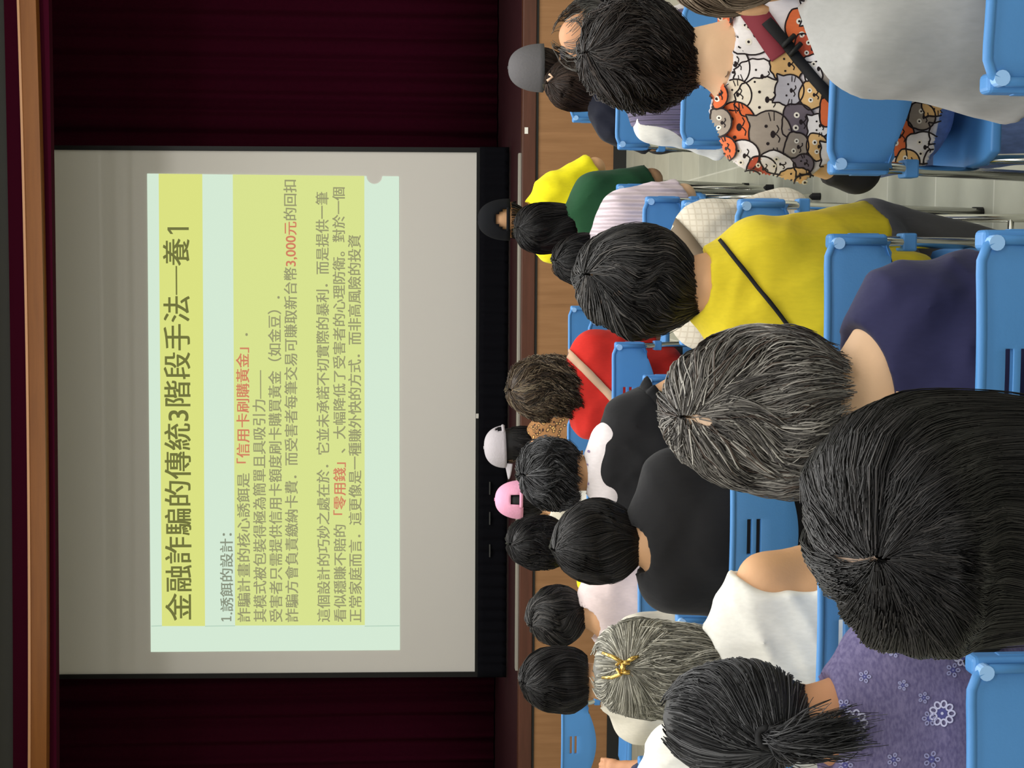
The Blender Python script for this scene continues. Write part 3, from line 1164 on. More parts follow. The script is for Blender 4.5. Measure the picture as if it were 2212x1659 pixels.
def person(label, seat, box, dY=0.21, style='short', pal=BLACK, n=900, shirt=None, skin='skin', sh=0.18, shx=None, sw_extra=0.0,
           shz=None, tilt=0.0, sleeve='short', neck=(0.075, 0.085, 0.06), neck_off=(0, 0, 0), yaw=0, pitch=0.05, roll=0, seed=1,
           hair_kw=None, fall_kw=None, gather=None, tail=None, part=None, trousers='trousers_black', hs=1.0, head_only_z=None,
           arms=None, fold=0.010, strand_w=0.0011, curl=0, crown=(0, 0), bulk=1.0, shell_rgb=None, hem=0.5, bald=False, vox=0.009,
           Z0=0.0, depth=1.12, back=0.0, lean=0.0, head_dx=0.0, shell_lay=0.93, torso_y=0.0, knee={}, drop=0.006):
    """one seated figure facing the stage; box = hair outline in the photo (x0, x1, y0, y1)"""
    sx_, sy_ = seat
    base = np.array([sx_, sy_, Z0])
    x0, x1, y0, y1 = box
    Yh = sy_ + dY - 0.2 + lean                       # depth of the head centre
    C = PY((x0 + x1) / 2, (y0 + y1) / 2, Yh)
    dist = (C - EYE) @ FW
    W, Hh = (y1 - y0) * dist / FOC, (x1 - x0) * dist / FOC
    s = float(np.clip(hs, 0.7, 1.2))
    R = rotm(yaw, pitch, roll)
    O = C + np.array([0, 0.0, Hh / 2 - 0.118 * s])
    if head_only_z is not None:
        O[2] = head_only_z
    O[2] -= drop
    top = C[2] + Hh / 2 - O[2]
    o = O - base                                     # head centre in the figure's frame
    nb = o + np.array([0, -0.045 - 0.3 * pitch * 0.2, -0.165 * s])
    if shz is None:
        shz = nb[2] - 0.055
    scx = nb[0] * 0.75 if shx is None else shx - sx_
    sy = nb[1] * 0.45 + torso_y
    sh = sh - 0.048
    nb[1] = max(nb[1], sy + 0.0)
    Ls = {}
    for sd in (-1, 1):
        Ls[sd] = np.array([scx + sd * sh, sy, shz - 0.034 - sd * tilt])
    arms = arms or {}
    J = {}
    for sd in (-1, 1):
        el, wr = arms.get(sd, (None, None))
        S = Ls[sd]
        if el is None:
            el = (S[0] + sd * 0.055, S[1] + 0.06, max(S[2] - 0.27, 0.60))
        if wr is None:
            wr = (sd * 0.10 + scx * 0.4, S[1] + 0.27, 0.625)
        J[sd] = (S, np.array(el, float), np.array(wr, float))
    b = bulk
    zc = 0.5 * (shz + 0.53)
    lo = np.array([min(knee.get(-1, 0) + 0.02, Ls[-1][0], J[-1][1][0], J[-1][2][0]) - 0.12, -0.25, 0.0])
    hi = np.array([max(knee.get(1, 0) - 0.02, Ls[1][0], J[1][1][0], J[1][2][0]) + 0.12, 0.72, max(o[2] + 0.16, shz + .1)])
    lo[1] = min(lo[1], o[1] - 0.15, J[-1][2][1] - .1, J[1][2][1] - .1)
    hi[1] = max(hi[1], J[-1][2][1] + 0.16, J[1][2][1] + .16)
    # ---- body: one continuous surface
    g = Sdf(lo, hi, vox)
    TY = torso_y

    def torso(g, inf, k=0.05):
        pw = 1.0 if inf else 0.88
        g.ell((0, 0.0, 0.545), (0.165 * b * pw + inf, 0.115 * pw + inf, 0.085 * pw + inf), k)
        g.ell((scx * 0.4, sy * 0.4 + 0.0, 0.66), (0.138 * b + inf, 0.105 * b ** .5 + inf, 0.14 + inf), k)
        g.ell((scx * 0.85, sy * 0.9, shz - 0.13), (0.98 * (sh + 0.022) * b ** .3 + inf, 0.098 + inf, 0.15 + inf), k)
        for sd in (-1, 1):
            S = Ls[sd]
            g.cone((scx, sy, shz - 0.005), S, 0.052 + inf, 0.046 + inf, k)
            g.cone(nb + np.array([0, -0.008, 0.012]), S + np.array([-sd * 0.03, 0, 0.0]), 0.042 + inf * 0.6, 0.042 + inf * 0.8, k)
    torso(g, 0)
    g.cone(nb - (0, 0, .03), o + R @ np.array([0, -0.015, -0.05 * s]), 0.054 * s, 0.052 * s, 0.03)
    hd = lambda v: o + R @ (np.array(v) * s)
    g.ell(hd((0, -0.004, 0.01)), np.array((0.072, 0.088, 0.096)) * s, 0.01, R)
    g.ell(hd((0, 0.035, -0.058)), np.array((0.056, 0.058, 0.062)) * s, 0.03, R)
    g.ell(hd((0, 0.088, -0.022)), np.array((0.014, 0.016, 0.026)) * s, 0.012, R)     # nose
    g.ell(hd((0, 0.082, -0.062)), np.array((0.024, 0.012, 0.010)) * s, 0.008, R)     # mouth
    g.ell(hd((0, 0.080, 0.020)), np.array((0.045, 0.012, 0.010)) * s, 0.015, R)      # brow
    for sd in (-1, 1):
        g.ell(hd((sd * 0.079, -0.004, -0.014)), np.array((0.009, 0.018, 0.032)) * s, 0.006, R)   # ear
        S, el, wr = J[sd]
        g.cone(S, el, 0.05 * b ** .4, 0.04, 0.03)
        g.cone(el, wr, 0.042, 0.027, 0.02)
        u = wr - el
        u = u / np.linalg.norm(u)
        side = np.cross(u, (0, 0, 1.0))
        side = side / (np.linalg.norm(side) + 1e-6)
        pc = wr + u * 0.05
        g.cone(wr, pc, 0.026, 0.03, 0.015)
        for kf in range(4):
            off = side * (kf - 1.5) * 0.019
            ln = (0.062, 0.072, 0.068, 0.052)[kf]
            k1 = pc + off + u * 0.035 + np.array([0, 0, 0.006])
            k2 = k1 + u * ln * 0.55 + np.array([0, 0, -0.012])
            k3 = k2 + u * ln * 0.3 + np.array([0, 0, -0.026])
            g.cone(pc + off * 0.8, k1, 0.011, 0.0095, 0.006)
            g.cone(k1, k2, 0.0095, 0.009, 0.002)
            g.cone(k2, k3, 0.009, 0.008, 0.002)
        th0 = wr + u * 0.015 - side * sd * 0.022
        th1 = th0 - side * sd * 0.028 + u * 0.03
        g.cone(th0, th1, 0.013, 0.0105, 0.006)
        g.cone(th1, th1 + u * 0.03 + np.array([0, 0, -0.01]), 0.0105, 0.009, 0.003)
        # legs
        hp, kn, an = np.array([sd * 0.085, 0.02, 0.545]), np.array([knee.get(sd, sd * 0.12), 0.34, 0.515]), np.array([sd * 0.06 + knee.get(sd, sd * 0.12) * 0.3, 0.23, 0.085])
        g.cone(hp, kn, 0.066, 0.054, 0.03)
        g.cone(kn, an, 0.054, 0.036, 0.02)
        g.cone(an + (0, -0.03, -0.045), an + (0, 0.13, -0.052), 0.036, 0.03, 0.02)
    V, Q = g.mesh()
    me = np_mesh('person', V, Q)
    body = link('person', me, M[skin])
    body.location = tuple(base)
    tag(body, label, 'person')
    info = dict(body=body, base=base, O=O, R=R, s=s, C=C, W=W, H=Hh, dist=dist, J=J, nb=nb, top=top, box=box)
    # eyes and lips
    for sd in (-1, 1):
        q = hd((sd * 0.031, 0.079, 0.0))
        e = bpy.data.meshes.new('eye')
        bm = bmesh.new()
        bmesh.ops.create_uvsphere(bm, u_segments=12, v_segments=8, radius=0.011 * s, matrix=Matrix.Translation(q))
        bmesh.ops.create_uvsphere(bm, u_segments=10, v_segments=6, radius=0.005 * s, matrix=Matrix.Translation(q + R @ np.array([0, 0.0075, 0]) * s))
        for fi, f in enumerate(bm.faces):
            f.smooth = True
            f.material_index = 0 if fi < 96 else 1
        bm.to_mesh(e)
        bm.free()
        link('eye', e, [M['eye_white'], M['iris']], body)
    # ---- shirt
    if shirt is not None:
        g2 = Sdf(lo, hi, vox)
        torso(g2, 0.012 + sw_extra, 0.06)
        for sd in (-1, 1):
            S, el, wr = J[sd]
            if sleeve == 'none':
                continue
            if sleeve == 'long':
                g2.cone(S, el, 0.06 * b ** .4, 0.055, 0.04)
                u = (wr - el) / np.linalg.norm(wr - el)
                g2.cone(el, wr, 0.058, 0.044, 0.02, cut=(wr - u * 0.03, u))
            else:
                fr_ = sleeve if isinstance(sleeve, float) else 0.72
                u = (el - S) / np.linalg.norm(el - S)
                g2.cone(S, el + u * 0.05, 0.06 * b ** .4 + sw_extra * .5, 0.064 * b ** .4 + sw_extra * .5, 0.04, cut=(S + (el - S) * fr_, u))
        if sleeve == 'none':
            for sd in (-1, 1):
                S = Ls[sd]
                g2.carve(S + np.array([sd * 0.045, 0, -0.035]), (0.072, 0.16, 0.12))
        g2.folds(fold, seed)
        if neck is not None:
            g2.carve(nb + np.array([0, 0.0, 0.05]) + np.array(neck_off), neck)
        g2.above(hem)
        V, Q = g2.mesh()
        V = relax(V, Q, 3)
        info['shirt'] = link('shirt', np_mesh('shirt', V, Q), shirt, body)
    # ---- trousers and shoes
    g3 = Sdf((min(-0.28, knee.get(-1, 0) - 0.1), -0.2, 0.05), (max(0.28, knee.get(1, 0) + 0.1), 0.52, 0.72), 0.012)
    g3.ell((0, 0.0, 0.54), (0.163 * b, 0.114, 0.082), 0.03)
    for sd in (-1, 1):
        kx = knee.get(sd, sd * 0.12)
        g3.cone((sd * 0.08, 0.03, 0.545), (kx, 0.34, 0.525), 0.082, 0.07, 0.03)
        g3.cone((kx, 0.34, 0.515), (sd * 0.06 + kx * 0.3, 0.23, 0.06), 0.068, 0.055, 0.02)
    g3.folds(0.004, seed + 7)
    g3.above(0.075)
    V, Q = g3.mesh()
    info['trousers'] = link('trousers', np_mesh('trousers', V, Q), M[trousers], body)
    for sd in (-1, 1):
        ax_ = sd * 0.06 + knee.get(sd, sd * 0.12) * 0.3
        g4 = Sdf((ax_ - .07, 0.13, -0.02), (ax_ + .07, 0.46, 0.12), 0.012)
        g4.cone((ax_, 0.196, 0.047), (ax_, 0.345, 0.038), 0.05, 0.042, 0.01)
        g4.above(0.0)
        V, Q = g4.mesh()
        link('shoe', np_mesh('shoe', V, Q), M['shoe'], body)
    # ---- hair
    if n:
        kw = dict(depth=depth, crown=crown, seed=seed, back=back)
        kw.update(hair_kw or {})
        hr = Hair(O, R, W, Hh, style, top, **kw)
        info['hair'] = hr
        m = 14
        Ps = []
        if gather:
            Ps.append(hr.gather(int(n * gather.get('share', 0.7)), m, gather['a'], gather['f'], **gather.get('kw', {})))
        if not gather or gather.get('fall', 0):
            nn_ = n if not gather else int(n * gather['fall'])
            fk = dict(fall_kw or {})
            if curl:
                fk['curl'] = curl
            Ps.append(hr.fall(nn_, m, **fk))
        if tail is not None:
            Ps.append(tail(info, hr, m))
        P = np.concatenate(Ps)
        if part:
            bad = near_polyline(P[:, :], part['line'], part['w']).any(1)
            keep = ~bad | (hr.rnd.uniform(0, 1, len(P)) < part.get('keep', 0.12))
            P = P[keep]
        rnd = hr.rnd
        col = pick(pal, len(P), rnd)
        wd = strand_w * rnd.uniform(0.7, 1.4, len(P))[:, None] * (1 - 0.55 * np.linspace(0, 1, m) ** 3)[None]
        V1, Q1, C1 = strands_mesh(P, wd, col)
        V0, Q0 = hr.shell(shell_lay)
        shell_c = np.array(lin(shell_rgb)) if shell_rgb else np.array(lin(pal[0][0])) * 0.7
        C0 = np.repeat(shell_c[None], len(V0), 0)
        if part:
            # finer shell so that the bare parting has a clean shape
            V0, Q0, C0 = refine(V0, Q0, 7, shell_c)
            q = near_polyline(V0, part['line'], part['w'] * 0.9)
            facing = ((V0 - O) @ (EYE - O)) > 0
            C0[q & facing] = np.array(lin(part.get('rgb', (206, 172, 146))))
        V = np.concatenate([V0, V1]) - base
        Q = np.concatenate([Q0, Q1 + len(V0)])
        Cc = np.concatenate([C0, C1])
        if bald:
            pass
        info['hair_obj'] = link('hair', np_mesh('hair', V, Q, Cc), M['hair'], body)
        info['shell'] = BVHTree.FromPolygons([tuple(v) for v in V0.tolist()], [tuple(q) for q in Q0.tolist()])
    return info


def refine(V, Q, k, colr):
    """bilinear subdivision of quads (unshared vertices)"""
    t = np.linspace(0, 1, k + 1)
    a, b_, c, d = (V[Q[:, i]] for i in range(4))
    U, W_ = np.meshgrid(t, t, indexing='ij')
    G_ = ((1 - U)[None, ..., None] * (1 - W_)[None, ..., None] * a[:, None, None] + U[None, ..., None] * (1 - W_)[None, ..., None] * b_[:, None, None]
          + U[None, ..., None] * W_[None, ..., None] * c[:, None, None] + (1 - U)[None, ..., None] * W_[None, ..., None] * d[:, None, None])
    n = len(Q)
    VV = G_.reshape(-1, 3)
    st = (k + 1) ** 2
    i, j = np.meshgrid(np.arange(k), np.arange(k), indexing='ij')
    q = np.stack([i * (k + 1) + j, (i + 1) * (k + 1) + j, (i + 1) * (k + 1) + j + 1, i * (k + 1) + j + 1], -1).reshape(-1, 4)
    QQ = (np.arange(n)[:, None, None] * st + q[None]).reshape(-1, 4)
    return VV, QQ, np.repeat(colr[None], len(VV), 0)


def cast(bvhs, x, y, off=0.004):
    r = ray(x, y)
    r = r / np.linalg.norm(r)
    best = None
    for b in bvhs:
        h = b.ray_cast(Vector(EYE), Vector(r), 30)
        if h[0] is not None and (best is None or h[3] < best[3]):
            best = h
    if best is None:
        return None
    n = np.array(best[1])
    if n @ r > 0:
        n = -n
    return np.array(best[0]) + n * off * 0.6 - r * off * 0.4


def ribbon(name, info, bvhs, line, wpx, m, off=0.004, th=0.002, n=40, closed=False, parent=None):
    """strap following the surface under a picture polyline"""
    L = np.array(line + [line[0]] if closed else line, float)
    seg = np.r_[0, np.cumsum(np.linalg.norm(np.diff(L, axis=0), axis=1))]
    t = np.linspace(0, seg[-1], n)
    X, Y = np.interp(t, seg, L[:, 0]), np.interp(t, seg, L[:, 1])
    dx, dy = np.gradient(X), np.gradient(Y)
    nl = np.hypot(dx, dy) + 1e-9
    px, py = -dy / nl, dx / nl
    V, F = [], []
    run = 0
    for i in range(n):
        row = [cast(bvhs, X[i] + px[i] * wpx * k, Y[i] + py[i] * wpx * k, off) for k in (-0.5, 0, 0.5)]
        ok = [q for q in row if q is not None]
        if not ok:
            run = 0
            continue
        row = [q if q is not None else ok[0] for q in row]
        b = len(V)
        V += row
        if run:
            F += [(b - 3, b - 2, b + 1, b), (b - 2, b - 1, b + 2, b + 1)]
        run = 1
    if not F:
        return None
    o = link(name, np_mesh(name, np.array(V) - info['base'], F), m, parent or info['body'])
    s = o.modifiers.new('s', 'SOLIDIFY')
    s.thickness, s.offset = th, 0
    return o


class Print:
    """flat coloured figures laid onto a garment; collects faces of several colours into one mesh"""

    def __init__(self, info, bvhs):
        self.i, self.b = info, bvhs
        self.V, self.F, self.m, self.mats, self.key = [], [], [], [], {}

    def mi(self, rgb):
        if rgb not in self.key:
            self.key[rgb] = len(self.mats)
            self.mats.append(cloth('print_ink', rgb, bump=0.15))
        return self.key[rgb]

    def star(self, pts, c, rgb, off, rings=5):
        """star-shaped polygon pts around c (picture px)"""
        mi = self.mi(rgb)
        q0 = cast(self.b, c[0], c[1], off)
        if q0 is None:
            return
        n = len(pts)
        b = len(self.V)
        P = [q0]
        for r in range(1, rings + 1):
            for x, y in pts:
                q = cast(self.b, c[0] + (x - c[0]) * r / rings, c[1] + (y - c[1]) * r / rings, off)
                P.append(q)
        ok = [p is not None and np.linalg.norm(p - q0) < 0.12 for p in P]
        self.V += [p if p is not None else q0 for p in P]
        for k in range(n):
            k2 = (k + 1) % n
            if ok[1 + k] and ok[1 + k2]:
                self.F.append((b, b + 1 + k, b + 1 + k2, b + 1 + k2))
                self.m.append(mi)
            for r in range(rings - 1):
                a = [1 + r * n + k, 1 + (r + 1) * n + k, 1 + (r + 1) * n + k2, 1 + r * n + k2]
                if all(ok[j] for j in a):
                    self.F.append(tuple(b + j for j in a))
                    self.m.append(mi)

    def stroke(self, line, wpx, rgb, off, n=16, closed=False):
        mi = self.mi(rgb)
        L = np.array(line + [line[0]] if closed else line, float)
        seg = np.r_[0, np.cumsum(np.linalg.norm(np.diff(L, axis=0), axis=1))]
        t = np.linspace(0, seg[-1], n)
        X, Y = np.interp(t, seg, L[:, 0]), np.interp(t, seg, L[:, 1])
        dx, dy = np.gradient(X), np.gradient(Y)
        if closed:
            dx[0] = dx[-1] = X[1] - X[-2]
            dy[0] = dy[-1] = Y[1] - Y[-2]
        nl = np.hypot(dx, dy) + 1e-9
        run = 0
        last = None
        for i in range(n):
            p = cast(self.b, X[i] - dy[i] / nl[i] * wpx / 2, Y[i] + dx[i] / nl[i] * wpx / 2, off)
            q = cast(self.b, X[i] + dy[i] / nl[i] * wpx / 2, Y[i] - dx[i] / nl[i] * wpx / 2, off)
            if p is None or q is None or (last is not None and np.linalg.norm(p - last) > 0.05):
                run = 0
                last = None
                continue
            b = len(self.V)
            self.V += [p, q]
            if run:
                self.F.append((b - 2, b - 1, b + 1, b))
                self.m.append(mi)
            run = 1
            last = p

    def build(self, name='print', parent=None):
        if not self.F:
            return None
        V = np.array(self.V) - self.i['base']
        mb = bpy.data.meshes.new(name)
        F = [tuple(dict.fromkeys(f)) for f in self.F]
        mb.from_pydata([tuple(v) for v in V.tolist()], [], F)
        mb.polygons.foreach_set('material_index', self.m)
        mb.polygons.foreach_set('use_smooth', [True] * len(F))
        mb.update()
        return link(name, mb, self.mats, parent or self.i['shirt'])


def cap(info, m, zlo=0.045, brim_yaw=0.0, arch=True, arch_w=0.55, name='cap', scale=1.0, strap_m=None, tall=1.0):
    """baseball cap round the head: crown with panel seams, arched opening behind with a strap, brim and button"""
    O, R, W = info['O'], info['R'], info['W'] * scale
    Rz = np.array(Matrix.Rotation(brim_yaw, 3, 'Z'))
    na, ne = 48, 14
    top = info['top'] * tall
    rx, ry = W / 2 * 1.02, W / 2 * 1.15
    top += 0.006
    V = []
    for j in range(ne + 1):
        e = j / ne * PI / 2
        for k in range(na):
            a = 2 * PI * k / na
            cr = math.cos(e) ** 0.8 * (1 - 0.012 * (abs(math.sin(3 * a)) < 0.12))
            V.append((math.sin(a) * rx * cr, -math.cos(a) * ry * cr, zlo + (top - zlo) * math.sin(e) ** 0.92))
    F = []
    for j in range(ne):
        for k in range(na):
            a = 2 * PI * (k + 0.5) / na
            a = a - 2 * PI if a > PI else a
            if arch and (a / arch_w) ** 2 + ((j + 0.2) / (ne * 0.30)) ** 2 < 1:
                continue
            F.append((j * na + k, j * na + (k + 1) % na, (j + 1) * na + (k + 1) % na, (j + 1) * na + k))
    tr = lambda P: (np.array(P) @ Rz.T) @ R.T + O - info['base']
    o = link(name, np_mesh(name, tr(V), F), m, info['body'])
    s = o.modifiers.new('s', 'SOLIDIFY')
    s.thickness, s.offset = 0.004, 1
    # brim
    V, F = [], []
    nb = 20
    for i in range(nb + 1):
        a = PI - 1.05 + 2.1 * i / nb
        x, y = math.sin(a) * rx, -math.cos(a) * ry
        ext = 0.075 * math.sin(PI * i / nb) ** 0.6
        for r in range(5):
            t = r / 4
            V.append((x * (1 + 0.1 * t), y + ext * t, zlo + 0.004 - 0.012 * t - 0.02 * (abs(i / nb - 0.5) * 2) ** 2 * t))
    for i in range(nb):
        for r in range(4):
            F.append((i * 5 + r, i * 5 + r + 1, i * 5 + r + 6, i * 5 + r + 5))
    b = link('brim', np_mesh('brim', tr(V), F), m, o)
    s = b.modifiers.new('s', 'SOLIDIFY')
    s.thickness = 0.004
    if arch:
        mb = MB()
        pts = [tr([(math.sin(a) * (rx + .002), -math.cos(a) * (ry + .002), zlo + 0.01)])[0] for a in np.linspace(-arch_w - .05, arch_w + .05, 12)]
        mb.tube(pts, 0.008, 8).build('strap', strap_m or m, o, smooth=True)
    MB().tube([tr([(0, 0, top + 0.001)])[0], tr([(0, 0, top + 0.007)])[0]], 0.008, 10).build('button', m, o)
    return o


S = {
    'navy': cloth('navy_cloth', (46, 46, 78)), 'gray': cloth('light_gray_cloth', (172, 172, 170)), 'yellow': cloth('mustard_yellow_cloth', (226, 204, 48)),
    'white': cloth('white_cloth', (232, 230, 222)), 'black': cloth('black_cloth', (34, 34, 36)), 'vest': cloth('bright_yellow_cloth', (234, 222, 30)),
    'green': cloth('dark_green_cloth', (36, 78, 50)), 'red': cloth('bright_red_cloth', (206, 48, 40)), 'lilac': cloth('pale_lilac_cloth', (214, 200, 208)),
    'pink': cloth('pale_pink_cloth', (226, 208, 206)), 'cream': cloth('cream_cloth', (224, 218, 202)), 'navyblack': cloth('dark_navy_cloth', (26, 28, 40)),
    'whiteprint': cloth('white_print_cloth', (238, 230, 232)), 'plaid': cloth('dark_plaid_cloth', (52, 56, 84), var=0.5, vscale=30),
    'pinkpale': cloth('dusty_pink_cloth', (196, 140, 144)),
}


def heather(name, c0, c1, scale):
    m, nt, b = newmat(name)
    tc = nt.nodes.new('ShaderNodeTexCoord')
    n = nt.nodes.new('ShaderNodeTexNoise')
    n.inputs['Scale'].default_value = scale
    n.inputs['Detail'].default_value = 6
    mp = nt.nodes.new('ShaderNodeMapping')
    mp.inputs['Scale'].default_value = (1, 1, 2.2)
    nt.links.new(tc.outputs['Object'], mp.inputs['Vector'])
    nt.links.new(mp.outputs[0], n.inputs['Vector'])
    r = nt.nodes.new('ShaderNodeValToRGB')
    r.color_ramp.elements[0].position, r.color_ramp.elements[1].position = 0.35, 0.65
    r.color_ramp.elements[0].color, r.color_ramp.elements[1].color = (*lin(c0), 1), (*lin(c1), 1)
    nt.links.new(n.outputs['Fac'], r.inputs[0])
    nt.links.new(r.outputs[0], b.inputs['Base Color'])
    b.inputs['Roughness'].default_value = 0.9
    b.inputs['Specular IOR Level'].default_value = 0.1
    return m


S['purple'] = heather('purple_heather_cloth', (94, 88, 124), (118, 111, 145), 110)


def ribbed(name, rgb, freq):
    m = cloth(name, rgb, bump=0)
    nt = m.node_tree
    b = nt.nodes['Principled BSDF']
    tc = nt.nodes.new('ShaderNodeTexCoord')
    w = nt.nodes.new('ShaderNodeTexWave')
    w.bands_direction = 'X'
    w.inputs['Scale'].default_value = freq
    w.inputs['Distortion'].default_value = 0.6
    nt.links.new(tc.outputs['Object'], w.inputs['Vector'])
    bp = nt.nodes.new('ShaderNodeBump')
    bp.inputs['Strength'].default_value = 0.8
    bp.inputs['Distance'].default_value = 0.012
    nt.links.new(w.outputs['Fac'], bp.inputs['Height'])
    nt.links.new(bp.outputs[0], b.inputs['Normal'])
    return m


S['knit'] = ribbed('purple_ribbed_knit', (112, 104, 130), 22)
S['lilac_rib'] = ribbed('pale_lilac_pleats', (222, 206, 214), 12)


def leopard(name):
    m, nt, b = newmat(name)
    tc = nt.nodes.new('ShaderNodeTexCoord')
    v = nt.nodes.new('ShaderNodeTexVoronoi')
    v.inputs['Scale'].default_value = 55
    nt.links.new(tc.outputs['Object'], v.inputs['Vector'])
    r = nt.nodes.new('ShaderNodeValToRGB')
    r.color_ramp.interpolation = 'CONSTANT'
    r.color_ramp.elements[0].color = (*lin((206, 160, 92)), 1)
    r.color_ramp.elements[1].position = 0.28
    r.color_ramp.elements[1].color = (*lin((64, 40, 26)), 1)
    e = r.color_ramp.elements.new(0.46)
    e.color = (*lin((158, 112, 66)), 1)
    nt.links.new(v.outputs['Distance'], r.inputs[0])
    nt.links.new(r.outputs[0], b.inputs['Base Color'])
    b.inputs['Roughness'].default_value = 0.85
    return m


S['leopard'] = leopard('leopard_print_cloth')


def checked(name, rgb, line):
    m, nt, b = newmat(name)
    tc = nt.nodes.new('ShaderNodeTexCoord')
    br = nt.nodes.new('ShaderNodeTexBrick')
    br.offset = 0
    br.inputs['Scale'].default_value = 1
    br.inputs['Brick Width'].default_value = 0.015
    br.inputs['Row Height'].default_value = 0.015
    br.inputs['Mortar Size'].default_value = 0.0018
    br.inputs['Color1'].default_value = br.inputs['Color2'].default_value = (*lin(rgb), 1)
    br.inputs['Mortar'].default_value = (*lin(line), 1)
    mp = nt.nodes.new('ShaderNodeMapping')
    mp.inputs['Rotation'].default_value = (PI / 2, 0, 0)
    nt.links.new(tc.outputs['Object'], mp.inputs['Vector'])
    nt.links.new(mp.outputs[0], br.inputs['Vector'])
    nt.links.new(br.outputs['Color'], b.inputs['Base Color'])
    n = nt.nodes.new('ShaderNodeTexNoise')
    n.inputs['Scale'].default_value = 14
    nt.links.new(tc.outputs['Object'], n.inputs['Vector'])
    bp = nt.nodes.new('ShaderNodeBump')
    bp.inputs['Strength'].default_value = 0.5
    bp.inputs['Distance'].default_value = 0.02
    nt.links.new(n.outputs['Fac'], bp.inputs['Height'])
    nt.links.new(bp.outputs[0], b.inputs['Normal'])
    b.inputs['Roughness'].default_value = 0.9
    return m


S['cardigan'] = checked('cream_checked_knit', (216, 208, 192), (202, 192, 174))
D2 = 0.2


def rel(x, y, Y, seat):
    """picture point at hall depth Y, in the figure's frame"""
    return tuple(PY(x, y, Y) - np.array([seat[0], seat[1], 0]))


# ================================================================== the front rows (nearest the camera)
# woman whose dark hair fills the lower right
st = (-0.17, 1.30)
big = person('woman with a big dark bob and a pale parting, nearest to the camera', st, (1700, 2345, 848, 1388), dY=0.16, style='long', pal=BLACK,
             n=17000, strand_w=0.0005, shirt=S['navyblack'], sh=0.18, seed=11, hs=0.94, drop=0.026, pitch=0.05,
             fall_kw=dict(wob=0.07, twist=0.45, startpow=1.5, lay=(0.965, 1.02)), crown=(0.0, -0.055), yaw=0.0,
             part=dict(line=[(1806, 1204), (1850, 1212), (1892, 1206)], w=5, keep=0.10, rgb=(176, 150, 130)), shell_lay=0.92, hair_kw=dict(tilt=0.5, side=-0.15, fa=2.9, front=0.85, jit=0.16, sway=0.12, line=0.008))

# row of the navy blouse
st = (-0.165, RA + D2)
navy = person('woman with layered salt-and-pepper gray hair in a scoop-backed navy blouse', st, (1433, 1792, 718, 1064), dY=0.19, style='wide', pal=SALT,
              n=6500, strand_w=0.0011, shirt=S['navy'], skin='skin_pale', sh=0.163, shx=PY(1880, 830, 2.3)[0], neck=(0.125, 0.12, 0.085), neck_off=(0.02, -0.02, -0.03),
              vox=0.0075, seed=12, hs=0.97, curl=0.005, fall_kw=dict(curlf=8, wob=0.4, flare=0.1, ragged=0.14, lay=(0.9, 1.06)), hair_kw=dict(tilt=0.62, fa=2.1, jit=0.4, line=0.012),
              part=dict(line=[(1486, 908), (1503, 903), (1530, 912)], w=9, keep=0.12, rgb=(206, 176, 148)), sleeve=0.62, sw_extra=0.005, fold=0.010)
st = (-0.79, RA - 0.012 + D2)


def pony_tail(info, hr, m):
    n = 900
    rnd = hr.rnd
    a = cast([BVHTree.FromPolygons([tuple(v) for v in hr.shell(0.98)[0].tolist()], [tuple(q) for q in hr.shell(0.98)[1].tolist()])], 1655, 1588, 0.012)
    e = PY(1815, 1585, a[1] - 0.03)
    t = np.linspace(0, 1, m)[None, :, None]
    spread = rnd.normal(0, 1, (n, 3)) * np.array([0.015, 0.012, 0.012])
    mid = a + np.array([0, -0.05, -0.02]) + spread * 1.0
    P0 = a + rnd.normal(0, 0.005, (n, 3))
    E_ = e + spread * 1.15 + np.array([0, 0, 1]) * rnd.uniform(-0.03, 0.03, (n, 1))
    P = (1 - t) ** 2 * P0[:, None] + 2 * t * (1 - t) * mid[:, None] + t ** 2 * E_[:, None]
    w1, w2 = rnd.normal(0, 1, (n, 1, 3)), rnd.uniform(0, 6, (n, 1, 1))
    P = P + 0.006 * np.sin(t * 6 + w2) * t * w1
    info['tie'] = a
    return P


purple = person('woman with a black ponytail in a purple heather shirt with pale flowers', st, (1422, 1762, 1427, 1672), dY=0.20, style='round', pal=GRBLACK,
                n=5200, strand_w=0.001, shirt=S['purple'], skin='skin_tan', sh=0.168, shx=PY(1850, 1585, 2.3)[0], vox=0.0075, seed=13, gather=dict(a=-0.28, f=0.69, share=1.0, kw=dict(wob=0.08)),
                tail=pony_tail, hs=0.97, sleeve=0.85, sw_extra=0.008, neck=(0.085, 0.09, 0.06), fold=0.005, hair_kw=dict(crown=(0, 0), tilt=0, line=0))
q = purple['tie'] - purple['base']
mb = MB()
mb.tube([tuple(q + np.array([math.cos(a) * 0.014, -0.006 + 0.004 * math.sin(2 * a), math.sin(a) * 0.016])) for a in np.linspace(0, 2 * PI, 18)], 0.006, 8)
mb.build('hair_tie', M['black_strap'], purple['body'], smooth=True)
st = (0.47, RA + D2)
gray = person('person in a plain light gray t-shirt, head cut off by the picture edge', st, (1430, 1690, -215, 30), dY=0.20, style='short', pal=ASHBROWN,
              n=2500, shirt=S['gray'], skin='skin', sh=0.162, shx=PY(1850, -82, 2.3)[0], shz=0.925, vox=0.0075, seed=14, hs=1.0, sleeve=0.98, sw_extra=0.014, fold=0.007)

